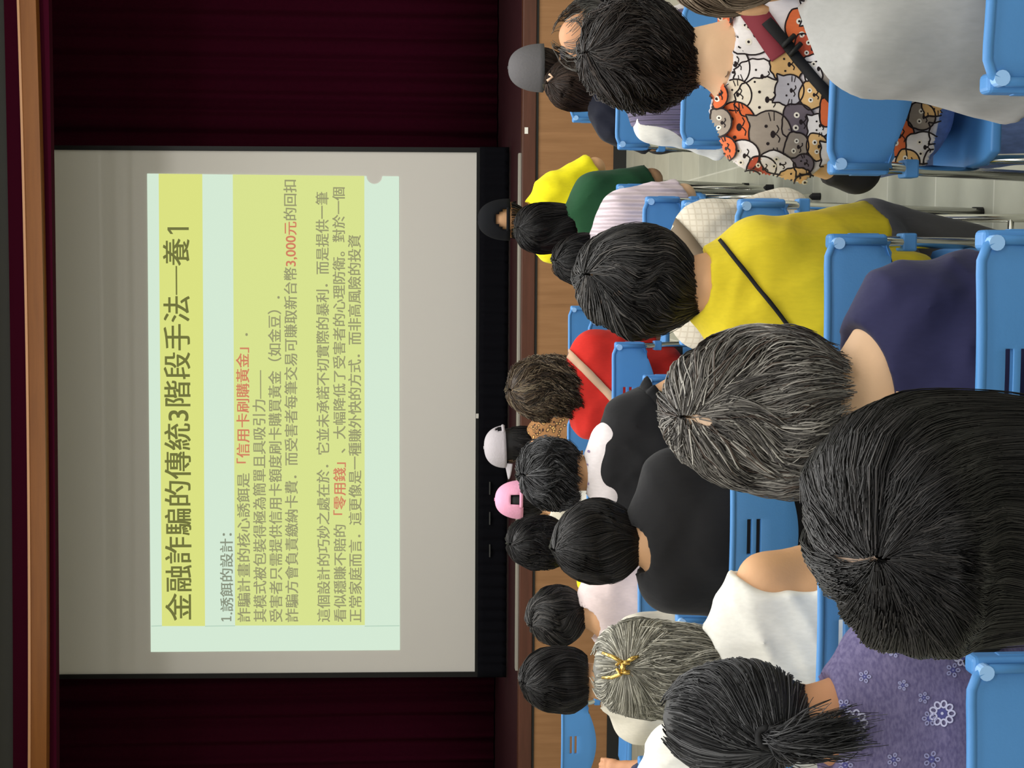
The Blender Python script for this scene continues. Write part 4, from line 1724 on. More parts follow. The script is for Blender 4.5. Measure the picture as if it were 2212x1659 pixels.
# row of the mustard t-shirt
st = (-0.157, RB + D2)
yellow = person('woman with short dark hair in a mustard yellow t-shirt, thin black strap across the back', st, (1249, 1517, 484, 728), dY=0.21, style='taper', pal=DKGRAY,
                n=6000, strand_w=0.0011, shirt=S['yellow'], skin='skin', sh=0.165, shx=PY(1600, 668, 3.05)[0], roll=0.22, seed=15, hs=0.97, sleeve=1.0, sw_extra=0.008,
                part=dict(line=[(1303, 652), (1325, 640), (1357, 622)], w=6, keep=0.05, rgb=(176, 146, 130)), curl=0.003, fall_kw=dict(curlf=7, wob=0.35, twist=1.0, ragged=0.1, lay=(0.9, 1.05)),
                hair_kw=dict(tilt=0.45, side=-0.1, line=0.015), trousers='trousers_gray', neck=(0.07, 0.08, 0.05), knee={1: 0.235}, arms={1: (rel(1880, 505, RB + 0.28, st), None)}, vox=0.0075, fold=0.010)
st = (0.388, RB + D2)
cat = person('person with wavy dark hair in a shirt covered with cartoon animal faces', st, (1254, 1508, 10, 229), dY=0.21, style='taper', pal=BROWNBLACK,
             n=5200, strand_w=0.0011, shirt=S['whiteprint'], skin='skin_pale', sh=0.165, shx=PY(1570, 150, 3.05)[0], vox=0.0075, seed=16, hs=0.97, sleeve=0.5, sw_extra=0.010,
             curl=0.014, fall_kw=dict(wob=0.6, ragged=0.1, curlf=16, lay=(0.86, 1.03)), trousers='jeans', fold=0.007, hem=0.53, neck=(0.11, 0.1, 0.085), neck_off=(0.0, 0, -0.01), bulk=1.1, arms={-1: (rel(1850, 366, RB + 0.24, st), None)})
st = (-0.745, RB + D2)
silver = person('woman with long silver hair held by a gold clip, white sleeveless top', st, (1274, 1545, 1343, 1542), dY=0.21, style='long', pal=SILVER,
                n=6000, strand_w=0.0010, shirt=S['white'], skin='skin', sh=0.158, shx=PY(1600, 1378, 3.05)[0], vox=0.0075, seed=17, hs=0.95, sleeve='none', sw_extra=0.006,
                gather=dict(a=0.34, f=0.25, share=0.5, fall=0.75, kw=dict(f_hi=0.62, lay=(0.98, 1.04))), curl=0.006, fall_kw=dict(curlf=7, f0=0.22, wob=0.4, flare=0.05, ragged=0.2, lay=(0.9, 1.02)),
                hair_kw=dict(crown=(0, 0), tilt=0, line=0), neck=(0.085, 0.09, 0.06), fold=0.014, trousers='trousers_gray')

# row of the slotted middle chair
st = (-0.679, RC + D2)
black = person('person with a round black head of hair in a plain black t-shirt', st, (1192, 1388, 1082, 1258), dY=0.21, style='round', pal=BLACK,
               n=4200, strand_w=0.0011, shirt=S['black'], skin='skin', sh=0.185, shx=PY(1440, 1155, 3.85)[0], seed=18, hs=0.98, sleeve=0.55, bulk=1.12, sw_extra=0.012,
               fold=0.005, neck=(0.075, 0.085, 0.055), hair_kw=dict(tilt=0.3, side=-0.15), fall_kw=dict(wob=0.25, lay=(0.93, 1.03)), pitch=0.15, shz=0.93)
st = (-0.057, RC + D2)
cardi = person('person in a cream checked cardigan with a wide brown strap, head hidden', st, (1285, 1470, 540, 690), dY=0.23, style='round', pal=BLACK,
               n=1200, shirt=S['cardigan'], sh=0.165, shx=PY(1500, 595, 3.85)[0], seed=19, hs=0.95, sleeve='long', sw_extra=0.012, fold=0.008, shz=0.855)
st = (-1.30, RC + D2)
tee = person('person in a white t-shirt cut off by the picture edge, beside the ponytail', st, (1190, 1390, 1715, 1880), dY=0.23, style='short', pal=BLACK,
             n=1200, shirt=S['white'], sh=0.16, shx=PY(1440, 1730, 3.85)[0], seed=20, hs=0.97, sleeve=0.9, sw_extra=0.01, shz=0.90)

# the next rows
st = (0.549, RD + D2)
bald = person('balding man with a gray fringe in white shirt and purple ribbed vest', st, (1194, 1345, 2, 154), dY=0.22, style='round', pal=[((120, 118, 112), 3), ((84, 82, 78), 3), ((150, 148, 140), 1)],
              n=0, shirt=S['white'], skin='skin_tan', sh=0.18, shx=PY(1420, 160, 4.6)[0], seed=21, hs=1.0, sleeve=1.0, sw_extra=0.004, shz=0.855)
st = (-0.65, RD + D2)
curly = person('person with curly dark gray hair, white printed collar over a black ruffled top', st, (1124, 1247, 949, 1096), dY=0.21, style='curly', pal=GRBLACK,
               n=3200, strand_w=0.0011, shirt=S['black'], skin='skin', sh=0.165, shx=PY(1300, 990, 4.6)[0], seed=22, hs=0.97, sleeve=0.34, sw_extra=0.012, curl=0.008,
               fall_kw=dict(wob=0.6, curlf=12), shz=0.925, arms={1: (rel(1500, 815, RD + 0.2, st), None)}, neck=(0.06, 0.07, 0.05), bulk=1.15)
st = (-1.27, RD + D2)
bob = person('person with a smooth black bob in a cream blouse', st, (1124, 1267, 1399, 1536), dY=0.21, style='bob', pal=BLACK,
             n=3200, strand_w=0.0011, shirt=S['cream'], skin='skin', sh=0.17, shx=PY(1330, 1475, 4.6)[0], seed=23, hs=0.97, sleeve=1.0, sw_extra=0.016, fall_kw=dict(wob=0.12, ragged=0.04), neck=(0.08, 0.085, 0.06))

st = (-1.25, RE + D2)
pink = person('person with short black hair in a pale pink shirt, head tipped left', st, (1139, 1267, 1264, 1391), dY=0.22, style='round', pal=DKGRAY,
              n=2600, shirt=S['pink'], skin='skin', sh=0.15, shx=PY(1300, 1290, 5.3)[0], seed=24, hs=0.95, sleeve=0.95, roll=-0.25, sw_extra=0.008, shz=0.885,
              fall_kw=dict(wob=0.5, twist=0.8), neck=(0.08, 0.085, 0.06))
st = (0.007, RE + D2)
lilac = person('person with black hair in a pale lilac pleated blouse', st, (1192, 1330, 506, 619), dY=0.22, style='round', pal=BLACK,
               n=1600, shirt=S['lilac_rib'], skin='skin_pale', sh=0.16, shx=PY(1310, 525, 5.3)[0], seed=25, hs=0.95, sleeve=0.95, sw_extra=0.008, shz=0.86)
st = (-0.521, RF + D2)
red = person('person with big curly graying hair in a bright red shirt with a beige strap', st, (1095, 1267, 774, 906), dY=0.21, style='curly', pal=CURLY_MIX,
             n=3400, strand_w=0.0013, shirt=S['red'], skin='skin', sh=0.185, shx=PY(1260, 832, 5.97)[0], seed=26, hs=0.97, sleeve=1.0, sw_extra=0.012, curl=0.013,
             fall_kw=dict(wob=0.6, curlf=26, ragged=0.06, lay=(0.85, 1.04)), shz=0.875, hem=0.47)
st = (0.082, RF + D2)
green = person('person with straight black hair in a dark green shirt', st, (1112, 1250, 439, 546), dY=0.21, style='long', pal=BLACK,
               n=2200, shirt=S['green'], skin='skin', sh=0.165, shx=PY(1260, 480, 5.97)[0], seed=27, hs=0.95, sleeve=0.95, sw_extra=0.010, shz=0.875)
st = (0.64, RF - 0.02 + D2)
brown = person('woman with long dark brown hair and a pale hair clip in dark navy', st, (1178, 1345, 128, 238), dY=0.22, style='long', pal=DKBROWN,
               n=2400, shirt=S['navyblack'], skin='skin', sh=0.185, shx=PY(1300, 190, 5.97)[0], seed=28, hs=0.95, sleeve=0.95, sw_extra=0.012, shz=0.80)
st = (-1.13, RF + D2)
yel2 = person('person with rumpled black hair and a yellow sleeve beside the stage wood', st, (1096, 1215, 1117, 1227), dY=0.22, style='curly', pal=BLACK,
              n=2200, shirt=S['vest'], skin='skin', sh=0.175, shx=PY(1260, 1185, 5.97)[0], seed=29, hs=0.95, sleeve=0.9, sw_extra=0.012, curl=0.004)
st = (0.15, RG + D2)
vest = person('person in a bright yellow shirt and a black baseball cap', st, (1037, 1132, 432, 517), dY=0.22, style='short', pal=BLACK,
              n=300, shirt=S['vest'], skin='skin', sh=0.165, shx=PY(1170, 470, 6.7)[0], seed=30, hs=0.9, hair_kw=dict(tilt=0, line=0, crown=(0, 0)), fall_kw=dict(f0=0.7, lay=(0.85, 0.97)), shell_lay=0.72, sleeve=0.98, sw_extra=0.016, shz=0.955,
              arms={1: (rel(1285, 362, RG + 0.2, st), None)})
st = (-1.05, RG + D2)
pcap = person('person in a pink baseball cap and a cream shirt', st, (1074, 1170, 1040, 1119), dY=0.22, style='bob', pal=BLACK,
              n=900, shirt=S['cream'], skin='skin', sh=0.165, seed=31, hs=0.88, hair_kw=dict(tilt=0, line=0, crown=(0, 0)), fall_kw=dict(f0=0.5, lay=(0.85, 0.97)), shell_lay=0.9, sleeve=0.95, sw_extra=0.01, yaw=-0.15)
st = (0.876, RH + D2)
gcap = person('person in a dark gray cap, in front of the bare right stage curtain', st, (1102, 1215, 98, 196), dY=0.22, style='short', pal=DKBROWN,
              n=700, shirt=S['navyblack'], skin='skin', sh=0.165, seed=32, hs=0.9, hair_kw=dict(tilt=0, line=0, crown=(0, 0)), fall_kw=dict(f0=0.5, lay=(0.85, 0.97)), shell_lay=0.9, sw_extra=0.01)
st = (-0.95, RH + D2)
wcap = person('person in a white cap turned left and a leopard print top', st, (1050, 1160, 925, 1004), dY=0.22, style='bob', pal=BLACK,
              n=900, shirt=S['leopard'], skin='skin', sh=0.165, shx=PY(1180, 940, 7.4)[0], seed=33, hs=0.85, hair_kw=dict(tilt=0, line=0, crown=(0, 0)), fall_kw=dict(f0=0.5, lay=(0.85, 0.97)), shell_lay=0.9, sleeve=0.95, sw_extra=0.012, yaw=1.2)
st = (1.04, RD + D2)
edge = person('person with black hair and a dusty pink collar at the top picture edge', st, (1262, 1400, -130, 16), dY=0.38, style='short', pal=BLACK,
              n=900, shirt=S['pinkpale'], skin='skin', sh=0.12, shx=1.06, seed=34, hs=0.8)
st = (-1.93, RE + D2)
hand = person('person in dark plaid raising a hand at the lower left picture edge', st, (1150, 1290, 1745, 1860), dY=0.22, style='short', pal=BLACK,
              n=700, shirt=S['plaid'], skin='skin_tan', sh=0.16, seed=35, hs=0.95, sleeve=0.9, vox=0.007,
              arms={1: (rel(1405, 1662, RE + 0.35, st), rel(1352, 1660, RE + 0.42, st))})
chair(1.04, RD, 'blue folding chair under the person with the dusty pink collar')
chair(-1.93, RE, 'blue folding chair under the person raising a hand at the left edge')
bpy.context.view_layer.update()

# ------------------------------------------------------------------ straps, clips, collars, caps, prints
def B(*objs):
    return [bvh_of(o) for o in objs]


by = B(yellow['shirt'])
ribbon('bag_strap', yellow, by, [(1556, 520), (1578, 548), (1640, 625), (1700, 700), (1768, 786), (1830, 860)], 9, M['black_strap'], 0.006)
bc = B(cardi['shirt'])
ribbon('bag_strap', cardi, bc, [(1430, 460), (1480, 512), (1505, 545), (1545, 592), (1590, 645)], 30, mat('brown_webbing', (116, 102, 84), 0.8), 0.006)
br_ = B(red['shirt'])
ribbon('bag_strap', red, br_, [(1225, 760), (1262, 797), (1290, 825), (1322, 858), (1360, 900)], 17, mat('beige_webbing', (206, 170, 140), 0.8), 0.008)
# gray strap looped over the empty chair back
k = MB()
pts = [PY(1322, 806, RE - 0.05), PY(1352, 818, RE - 0.052), PY(1382, 832, RE - 0.03)]
c0 = np.array([-0.43, RE, 0.0])
k.box((-0.03, -0.045, 0.70), (0.03, -0.04, TOPZ + 0.012)).box((-0.03, -0.045, TOPZ + 0.008), (0.03, 0.03, TOPZ + 0.013)).box((-0.03, 0.025, 0.66), (0.03, 0.03, TOPZ + 0.012))
o = k.build('shoulder_strap', cloth('gray_webbing', (112, 112, 122)), bevel=0.002)
o.location = (-0.472, RE - 0.0, 0.0)
tag(o, 'gray shoulder strap hung over the empty chair back behind the red shirt', 'strap')

# cat shirt wearer: dark red bag strap with black webbing and buckle, black sleeve on the lower arm
bcat = B(cat['shirt'])
ribbon('bag_strap', cat, bcat, [(1605, -5), (1640, 45), (1672, 92), (1690, 118)], 56, mat('dark_red_padding', (128, 48, 58), 0.75), 0.006)
w_ = ribbon('webbing', cat, bcat, [(1655, 48), (1690, 88), (1722, 128), (1760, 172), (1800, 215)], 24, M['black_strap'], 0.011)
bk = MB()
for (x, y) in ((1700, 92), (1716, 110)):
    a, b = cast(bcat, x - 14, y + 12, 0.016), cast(bcat, x + 14, y - 12, 0.016)
    if a is not None and b is not None:
        bk.tube([tuple(a - cat['base']), tuple((a + b) / 2 - cat['base'] - np.array([0, 0.004, 0])), tuple(b - cat['base'])], 0.0055, 8)
if bk.v:
    bk.build('buckle', M['frame_black'], cat['body'], smooth=True)

# ---- cartoon animals on the shirt
INK = (40, 32, 34)
pr = Print(cat, bcat)
lev = [0.0012]


def animal(cx, cy, hu, hr, rgb, kind='cat', tip=0.0, eyes=True):
    """one animal head: hu half height, hr half width in picture px; up is picture left"""
    lev[0] += 0.00022
    o1 = lev[0]
    ct, sn = math.cos(tip), math.sin(tip)

    def T(r, u):
        r, u = r * ct - u * sn, r * sn + u * ct
        return (cx - u, cy - r)
    n = 26
    pts = []
    for i in range(n):
        a = 2 * PI * i / n
        r, u = math.sin(a) * hr, math.cos(a) * hu
        e = 1.0
        aa = abs(math.degrees(math.atan2(math.sin(a), math.cos(a))))
        if kind == 'cat':
            e += 0.42 * max(0, 1 - abs(aa - 42) / 14)
        elif kind == 'bear':
            e += 0.2 * max(0, 1 - abs(aa - 44) / 22) ** 0.5
        elif kind == 'shag':
            e += 0.09 * (i % 2)
        elif kind == 'dog':
            e += 0.16 * max(0, 1 - abs(aa - 70) / 30)
        pts.append(T(r * e, u * e))
    pr.star(pts, (cx, cy), rgb, o1)
    pr.stroke(pts, 3.4, INK, o1 + 0.0003, n=64, closed=True)
    if not eyes:
        return
    o2 = o1 + 0.0005
    for sd in (-1, 1):
        p = T(sd * hr * 0.36, hu * 0.16)
        d = max(2.2, hr * 0.07)
        if kind in ('dog', 'bear'):
            pr.star([(p[0] + d * 2.4 * math.cos(a), p[1] + d * 2.4 * math.sin(a)) for a in np.linspace(0, 2 * PI, 12, endpoint=False)], p, (236, 228, 214), o2, 2)
        pr.star([(p[0] + d * math.cos(a), p[1] + d * math.sin(a)) for a in np.linspace(0, 2 * PI, 8, endpoint=False)], p, INK, o2 + 0.0003, 1)
    nz = T(0, -hu * 0.12)
    d = hr * 0.13
    pr.star([(nz[0] + d * 0.8 * math.cos(a), nz[1] + d * 1.2 * math.sin(a)) for a in np.linspace(0, 2 * PI, 10, endpoint=False)], nz, INK, o2, 1)
    for sd in (-1, 1):
        pr.stroke([T(0, -hu * 0.12), T(sd * hr * 0.03, -hu * 0.30), T(sd * hr * 0.20, -hu * 0.42), T(sd * hr * 0.36, -hu * 0.34)], 2.4, INK, o2, n=10)
    if kind == 'cat':
        for sd in (-1, 1):
            for q in (0, 1):
                pr.stroke([T(sd * hr * 0.55, -hu * (0.08 + 0.16 * q)), T(sd * hr * 0.92, -hu * (0.02 + 0.26 * q))], 2.0, INK, o2, n=4)


OR, WH, GY, DG, TN, LG, RD_, BR = (226, 112, 66), (236, 230, 228), (158, 146, 134), (108, 98, 106), (222, 180, 122), (186, 182, 188), (190, 84, 60), (122, 60, 48)
for a in [(1615, 40, 44, 40, WH, 'dog', 0.1), (1585, 140, 34, 44, WH, 'cat', 0.3), (1640, 165, 52, 36, WH, 'shag', -0.1), (1625, 75, 50, 44, WH, 'bear', 0.0),
          (1590, 205, 34, 34, (232, 218, 196), 'cat', 0.2), (1650, 215, 60, 46, (234, 224, 206), 'shag', 0.0), (1592, 275, 44, 56, OR, 'cat', 0.15),
          (1700, 140, 36, 36, TN, 'shag', 0.1), (1735, 60, 40, 40, OR, 'dog', 0.2), (1762, 30, 34, 30, WH, 'cat', 0), (1750, 105, 36, 30, RD_, 'bear', -0.2),
          (1765, 150, 30, 34, WH, 'bear', 0.2), (1705, 195, 32, 34, LG, 'cat', -0.15), (1755, 205, 30, 28, TN, 'dog', 0.1), (1725, 262, 36, 38, DG, 'bear', -0.1),
          (1664, 290, 46, 52, GY, 'cat', 0.1), (1768, 270, 26, 26, WH, 'cat', 0.0), (1720, 315, 26, 30, GY, 'bear', -0.3), (1765, 315, 24, 28, TN, 'dog', 0.2),
          (1605, 335, 36, 34, WH, 'bear', 0.2), (1645, 362, 32, 26, RD_, 'dog', 0.2), (1680, 350, 40, 22, WH, 'dog', -0.3), (1735, 352, 22, 22, DG, 'cat', 0.3), (1715, 378, 34, 18, TN, 'shag', 0.1),
          (1800, 330, 30, 30, WH, 'cat', 0), (1800, 240, 30, 34, OR, 'bear', 0), (1805, 180, 30, 34, GY, 'cat', 0), (1805, 110, 30, 34, TN, 'dog', 0), (1805, 40, 30, 34, WH, 'bear', 0),
          (1850, 70, 30, 34, OR, 'cat', 0), (1850, 140, 30, 34, WH, 'dog', 0), (1850, 205, 30, 34, DG, 'bear', 0), (1850, 280, 30, 34, WH, 'cat', 0), (1850, 340, 30, 30, TN, 'bear', 0),
          (1905, 60, 30, 34, WH, 'bear', 0), (1905, 130, 30, 34, LG, 'cat', 0), (1900, 195, 30, 34, RD_, 'dog', 0), (1930, 235, 30, 34, TN, 'cat', 0),
          (1938, 290, 36, 40, OR, 'dog', 0.1), (1990, 250, 28, 28, GY, 'bear', -0.2), (2018, 225, 30, 24, TN, 'cat', 0.2), (1992, 315, 36, 34, WH, 'bear', 0.1), (1960, 345, 26, 26, TN, 'dog', 0.1),
          (2015, 345, 22, 24, BR, 'dog', 0.1), (2030, 285, 26, 26, WH, 'cat', 0), (1960, 200, 26, 26, WH, 'cat', 0),
          (1562, 262, 22, 30, GY, 'bear', 0), (1572, 318, 22, 26, OR, 'cat', 0.3), (1620, 385, 28, 24, TN, 'cat', 0.3), (1660, 398, 26, 22, WH, 'cat', 0.2), (1700, 408, 26, 20, OR, 'dog', 0.1), (1742, 395, 24, 24, WH, 'bear', 0.1),
          (1558, 205, 18, 26, OR, 'dog', 0), (1560, 150, 18, 26, LG, 'cat', 0), (1562, 100, 18, 26, TN, 'bear', 0), (1566, 45, 20, 26, OR, 'bear', 0), (1575, 5, 22, 26, WH, 'cat', 0), (1600, -25, 30, 30, TN, 'dog', 0),
          (1650, -40, 32, 32, WH, 'bear', 0.1), (1700, -35, 30, 30, GY, 'cat', 0), (1750, -30, 30, 30, OR, 'dog', 0), (1800, -30, 30, 34, LG, 'cat', 0), (1850, -10, 30, 34, TN, 'bear', 0), (1900, -20, 30, 34, WH, 'cat', 0),
          (1620, -85, 30, 28, OR, 'cat', 0), (1675, -95, 30, 28, DG, 'bear', 0), (1730, -90, 30, 28, WH, 'dog', 0), (1785, -90, 30, 28, RD_, 'cat', 0), (1840, -70, 30, 28, WH, 'bear', 0), (1960, 120, 30, 34, OR, 'cat', 0),
          (1960, 40, 30, 34, WH, 'bear', 0), (2010, 160, 26, 30, WH, 'dog', 0), (2010, 90, 26, 30, GY, 'cat', 0), (1955, -40, 30, 34, TN, 'dog', 0), (2010, 20, 26, 30, OR, 'bear', 0)]:
    animal(*a)
pr.build('animal_print', cat['shirt'])

# ---- flowers on the purple shirt
bp_ = B(purple['shirt'])
fl = Print(purple, bp_)
PALE, FADE, BLU = (196, 196, 224), (146, 146, 184), (84, 84, 140)


def flower(cx, cy, r, rgb, n=9, w=3.6, rot=0.0, part=1.0):
    fl.star([(cx + r * 0.42 * math.cos(a), cy + r * 0.42 * math.sin(a)) for a in np.linspace(0, 2 * PI, 12, endpoint=False)], (cx, cy), BLU, 0.0014, 2)
    for i in range(int(n * part)):
        a = rot + 2 * PI * i / n
        px, py = cx + math.cos(a) * r * 0.72, cy + math.sin(a) * r * 0.72
        loop = []
        for b in np.linspace(0, 2 * PI, 10, endpoint=False):
            u, v = math.cos(b) * r * 0.27, math.sin(b) * r * 0.22
            loop.append((px + u * math.cos(a) - v * math.sin(a), py + u * math.sin(a) + v * math.cos(a)))
        fl.stroke(loop, w, rgb, 0.0018, n=18, closed=True)
    fl.star([(cx + r * 0.12 * math.cos(a), cy + r * 0.12 * math.sin(a)) for a in np.linspace(0, 2 * PI, 8, endpoint=False)], (cx, cy), rgb, 0.002, 1)


for a in [(2035, 1541, 28, PALE), (1846, 1561, 28, PALE), (1884, 1372, 20, PALE), (1922, 1392, 20, PALE), (2082, 1418, 22, PALE), (1868, 1462, 13, FADE, 5), (2058, 1448, 15, FADE, 5),
          (1995, 1507, 12, FADE, 5), (2008, 1552, 16, FADE, 6), (1823, 1526, 15, FADE, 6), (1860, 1598, 10, FADE, 5), (2012, 1640, 18, FADE, 5), (1826, 1652, 16, FADE, 5), (1932, 1408, 12, FADE, 5),
          (1940, 1700, 26, PALE), (1930, 1640, 14, FADE, 5), (1950, 1480, 11, FADE, 5)]:
    flower(*a[:4], n=a[4] if len(a) > 4 else 9, w=3.6 if a[3] == PALE else 3.0)
fl.build('flower_print', purple['shirt'])
o = ribbon('bag_strap', purple, bp_, [(2085, 1440), (2120, 1412), (2170, 1385), (2240, 1350)], 26, M['black_strap'], 0.008)

# ---- gold clip in the silver hair
bs = [silver['shell']]
c = cast(bs, 1347, 1440, 0.014)
gold = mat('gold_metal', (226, 190, 110), 0.25, metal=1.0)
kb = MB()
q = c - silver['base']
for sd in (-1, 1):
    kb.tube([tuple(q + np.array([sd * 0.004, -0.004, 0.012])), tuple(q + np.array([sd * 0.014, -0.012, 0.006])), tuple(q + np.array([sd * 0.022, -0.004, 0.022])), tuple(q + np.array([sd * 0.026, 0.01, 0.04]))], [0.004, 0.005, 0.004, 0.003], 10)
    kb.tube([tuple(q + np.array([sd * 0.006, -0.004, -0.004])), tuple(q + np.array([sd * 0.018, -0.010, -0.018])), tuple(q + np.array([sd * 0.02, 0.004, -0.036]))], [0.004, 0.005, 0.003], 10)
    kb.tube([tuple(q + np.array([sd * 0.010, -0.008, 0.004])), tuple(q + np.array([sd * 0.010, -0.012, -0.014]))], 0.005, 10)
kb.tube([tuple(q + np.array([-0.012, -0.008, 0.0])), tuple(q + np.array([0.012, -0.008, 0.0]))], 0.006, 10)
kb.build('hair_clip', gold, silver['body'], smooth=True)
# pale clip in the dark brown hair
c = cast([brown['shell']], 1196, 168, 0.012)
if c is not None:
    q = c - brown['base']
    MB().tube([tuple(q + np.array([0.012, 0, 0.012])), tuple(q + np.array([0.0, -0.004, -0.002])), tuple(q + np.array([-0.014, 0, 0.02]))], 0.005, 8).build('hair_clip', mat('beige_clip', (214, 178, 150), 0.4), brown['body'], smooth=True)

# ---- balding man: fringe and vest
O, R, base = bald['O'], bald['R'], bald['base']
hr = Hair(O, R, bald['W'] * 1.0, 0.20, 'round', bald['top'], depth=1.14, crown=(0, 0), seed=51, tilt=0.25)
Ps = hr.fall(2200, 10, wob=0.3, f0=0.30, ragged=0.2, lay=(0.94, 1.03), startpow=1.2)
few = hr.fall(260, 10, wob=0.8, f0=0.05, lay=(0.99, 1.04))
Pall = np.concatenate([Ps, few])
rn = hr.rnd
V1, Q1, C1 = strands_mesh(Pall, 0.0009 * np.ones((len(Pall), 10)), pick([((96, 94, 90), 3), ((66, 64, 62), 3), ((128, 126, 120), 1)], len(Pall), rn))
link('hair', np_mesh('hair', V1 - base, Q1, C1), M['hair'], bald['body'])
g5 = Sdf((-0.35, -0.28, 0.4), (0.35, 0.3, 1.1), 0.009)
Sx = 0.5 * (bald['J'][1][0] + bald['J'][-1][0])
shh = bald['J'][1][0][0] - Sx[0]
g5.ell((0, 0.0, 0.545), (0.19, 0.142, 0.10), 0.06).ell((Sx[0] * 0.4, Sx[1] * .4, 0.66), (0.165, 0.132, 0.15), 0.06).ell((Sx[0] * .85, Sx[1] * .9, Sx[2] - 0.09), (shh + 0.072, 0.142, 0.18), 0.06)
g5.cone((Sx[0], Sx[1], Sx[2] + 0.02), bald['J'][1][0] - (0.02, 0, 0), 0.086, 0.082, 0.05).cone((Sx[0], Sx[1], Sx[2] + 0.02), bald['J'][-1][0] + (0.0, 0, 0), 0.086, 0.080, 0.05)
g5.carve(bald['nb'] + np.array([0, 0, 0.05]), (0.085, 0.10, 0.07))
sl = bald['J'][-1][0]
g5.carve(sl + np.array([-0.105, 0, 0.03]), (0.085, 0.2, 0.12))
g5.above(0.5)
V, Q = g5.mesh()
link('ribbed_vest', np_mesh('ribbed_vest', V, Q), S['knit'], bald['body'])

# ---- white printed collar and ruffled sleeves of the curly haired person
O, base, nb = curly['O'], curly['base'], curly['nb']
g6 = Sdf((-0.3, -0.25, 0.75), (0.3, 0.25, 1.1), 0.008)
Sa, Sb = curly['J'][1][0], curly['J'][-1][0]
g6.cone(nb + np.array([0, -0.008, 0.035]), nb * 0.4 + Sa * 0.6 + np.array([0, -0.018, 0.04]), 0.068, 0.066, 0.03).cone(nb + np.array([0, -0.008, 0.035]), nb * 0.4 + Sb * 0.6 + np.array([0, -0.018, 0.04]), 0.068, 0.066, 0.03)
g6.carve(nb + np.array([0, 0.0, 0.10]), (0.055, 0.06, 0.06))
V, Q = g6.mesh()
col_o = link('collar', np_mesh('collar', V, Q), S['whiteprint'], curly['body'])
pc = Print(curly, [bvh_of(col_o)])
for (x, y, r) in ((1258, 985, 4), (1252, 1012, 5), (1268, 1004, 3), (1262, 1030, 4), (1272, 975, 3), (1270, 1045, 3)):
    pc.star([(x + r * math.cos(a), y + r * math.sin(a)) for a in np.linspace(0, 2 * PI, 8, endpoint=False)], (x, y), (150, 130, 170), 0.002, 1)
pc.build('print', col_o)
for sd in (-1, 1):
    Sj, el, _ = curly['J'][sd]
    u = (el - Sj) / np.linalg.norm(el - Sj)
    c = Sj + (el - Sj) * 0.34
    a1 = np.cross(u, (0, 1, 0))
    a1 /= np.linalg.norm(a1)
    a2 = np.cross(u, a1)
    V, F = [], []
    n = 72
    for i in range(n):
        a = 2 * PI * i / n
        wv = math.sin(9 * a) + 0.4 * math.sin(17 * a)
        for t, rr in ((-0.4, 0.060), (0.0, 0.070 + 0.004 * wv), (0.6, 0.074 + 0.010 * wv), (1.0, 0.070 + 0.015 * wv)):
            V.append(c + (a1 * math.cos(a) + a2 * math.sin(a)) * rr + u * 0.028 * t + u * 0.004 * math.sin(7 * a) * (t > 0))
    for i in range(n):
        for k in range(3):
            b = i * 4 + k
            b2 = ((i + 1) % n) * 4 + k
            F.append((b, b2, b2 + 1, b + 1))
    o = link('sleeve_ruffle', np_mesh('sleeve_ruffle', V, F), S['black'], curly['body'])
    s_ = o.modifiers.new('s', 'SOLIDIFY')
    s_.thickness = 0.003

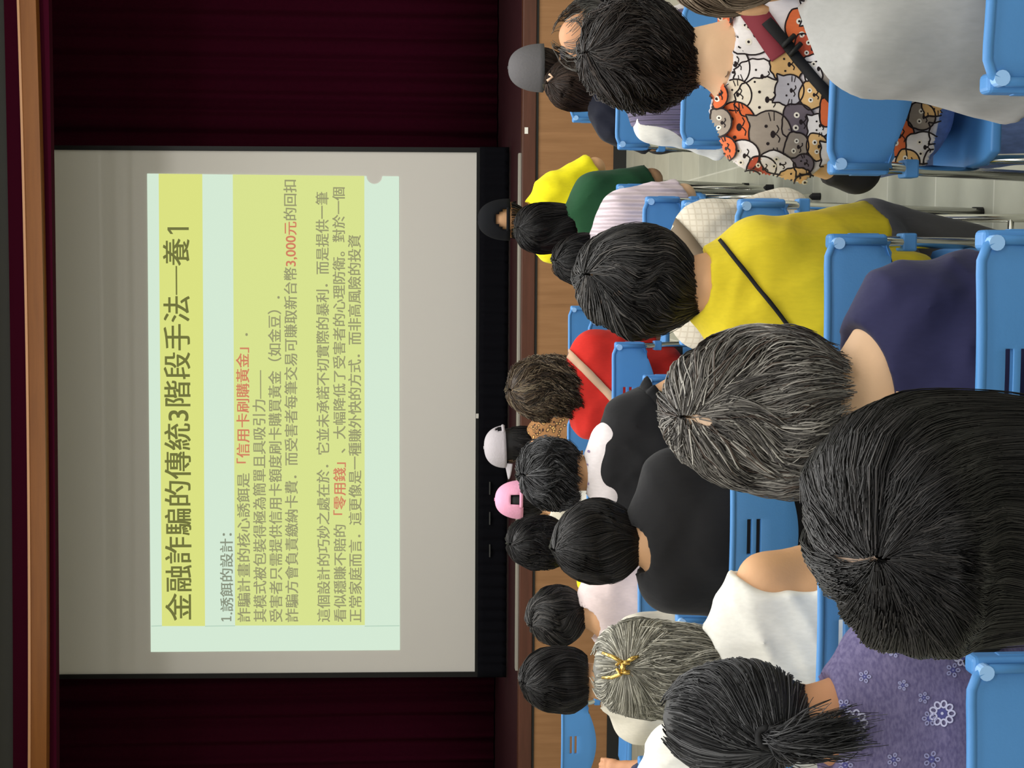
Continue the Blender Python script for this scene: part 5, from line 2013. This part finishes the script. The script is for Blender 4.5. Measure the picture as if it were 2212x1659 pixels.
# ---- navy blouse: loop and button at the neck, keyhole
bn = B(navy['shirt'])
c = cast(bn, 1903, 872, 0.003)
if c is not None:
    q = c - navy['base']
    bm = bmesh.new()
    bmesh.ops.create_uvsphere(bm, u_segments=12, v_segments=8, radius=0.005, matrix=Matrix.Translation(q))
    me = bpy.data.meshes.new('button')
    bm.to_mesh(me)
    bm.free()
    link('button', me, mat('pearl_button', (206, 200, 206), 0.3), navy['body'])
kh = Print(navy, bn)
kh.star([(1938 + 26 * math.cos(a) - (8 if abs(math.sin(a)) < .3 and math.cos(a) < 0 else 0), 862 + 17 * math.sin(a)) for a in np.linspace(0, 2 * PI, 20, endpoint=False)], (1938, 862), (228, 188, 150), 0.0015, 3)
kh.build('keyhole', navy['shirt'])

# ---- caps
cap(vest, mat('black_cap', (20, 21, 24), 0.9, spec=0.08), zlo=-0.02, arch_w=0.5)
cap(pcap, mat('pink_cap', (226, 160, 188), 0.85, bump=0.2), zlo=-0.005, brim_yaw=0.3, arch_w=0.34)
cap(gcap, mat('gray_cap', (92, 90, 92), 0.9, bump=0.2), zlo=-0.05, arch=False)
cap(wcap, mat('white_cap', (176, 170, 174), 0.85, bump=0.25), zlo=0.01, arch=True, arch_w=0.3)

# ---- black sleeve guard on the near arm of the cartoon shirt wearer
Sj, el, wr = cat['J'][-1]
g7 = Sdf(np.minimum(el, wr) - 0.09, np.maximum(np.maximum(el, wr), Sj) + 0.09, 0.008)
u = (wr - el) / np.linalg.norm(wr - el)
v7 = (el - Sj) / np.linalg.norm(el - Sj)
g7.cone(Sj + (el - Sj) * 0.78, el, 0.052, 0.05, 0.0, cut=(Sj + (el - Sj) * 0.74, -v7)).cone(el, wr - u * 0.01, 0.05, 0.04, 0.01, cut=(wr - u * 0.02, u))
V, Q = g7.mesh()
link('sleeve_guard', np_mesh('sleeve_guard', V, Q), S['black'], cat['body'])
bpy.context.view_layer.update()

# ---- small white stickers on two chairs
for o in list(bpy.data.objects):
    lab = o.get('label', '')
    for key, x, y, yy in (('white sleeveless top', 1807, 1428, RB - 0.012), ('cream blouse', 1545, 1371, RC - 0.0)):
        if o.get('category') == 'chair' and key in lab:
            q = PY(x, y, yy - 0.004) - np.array(o.location)
            if abs(q[0]) < 0.21:
                MB().box((q[0] - 0.006, q[1], q[2] - 0.007), (q[0] + 0.006, q[1] + 0.006, q[2] + 0.007)).build('sticker', M['white_tag'], o)
bpy.context.view_layer.update()
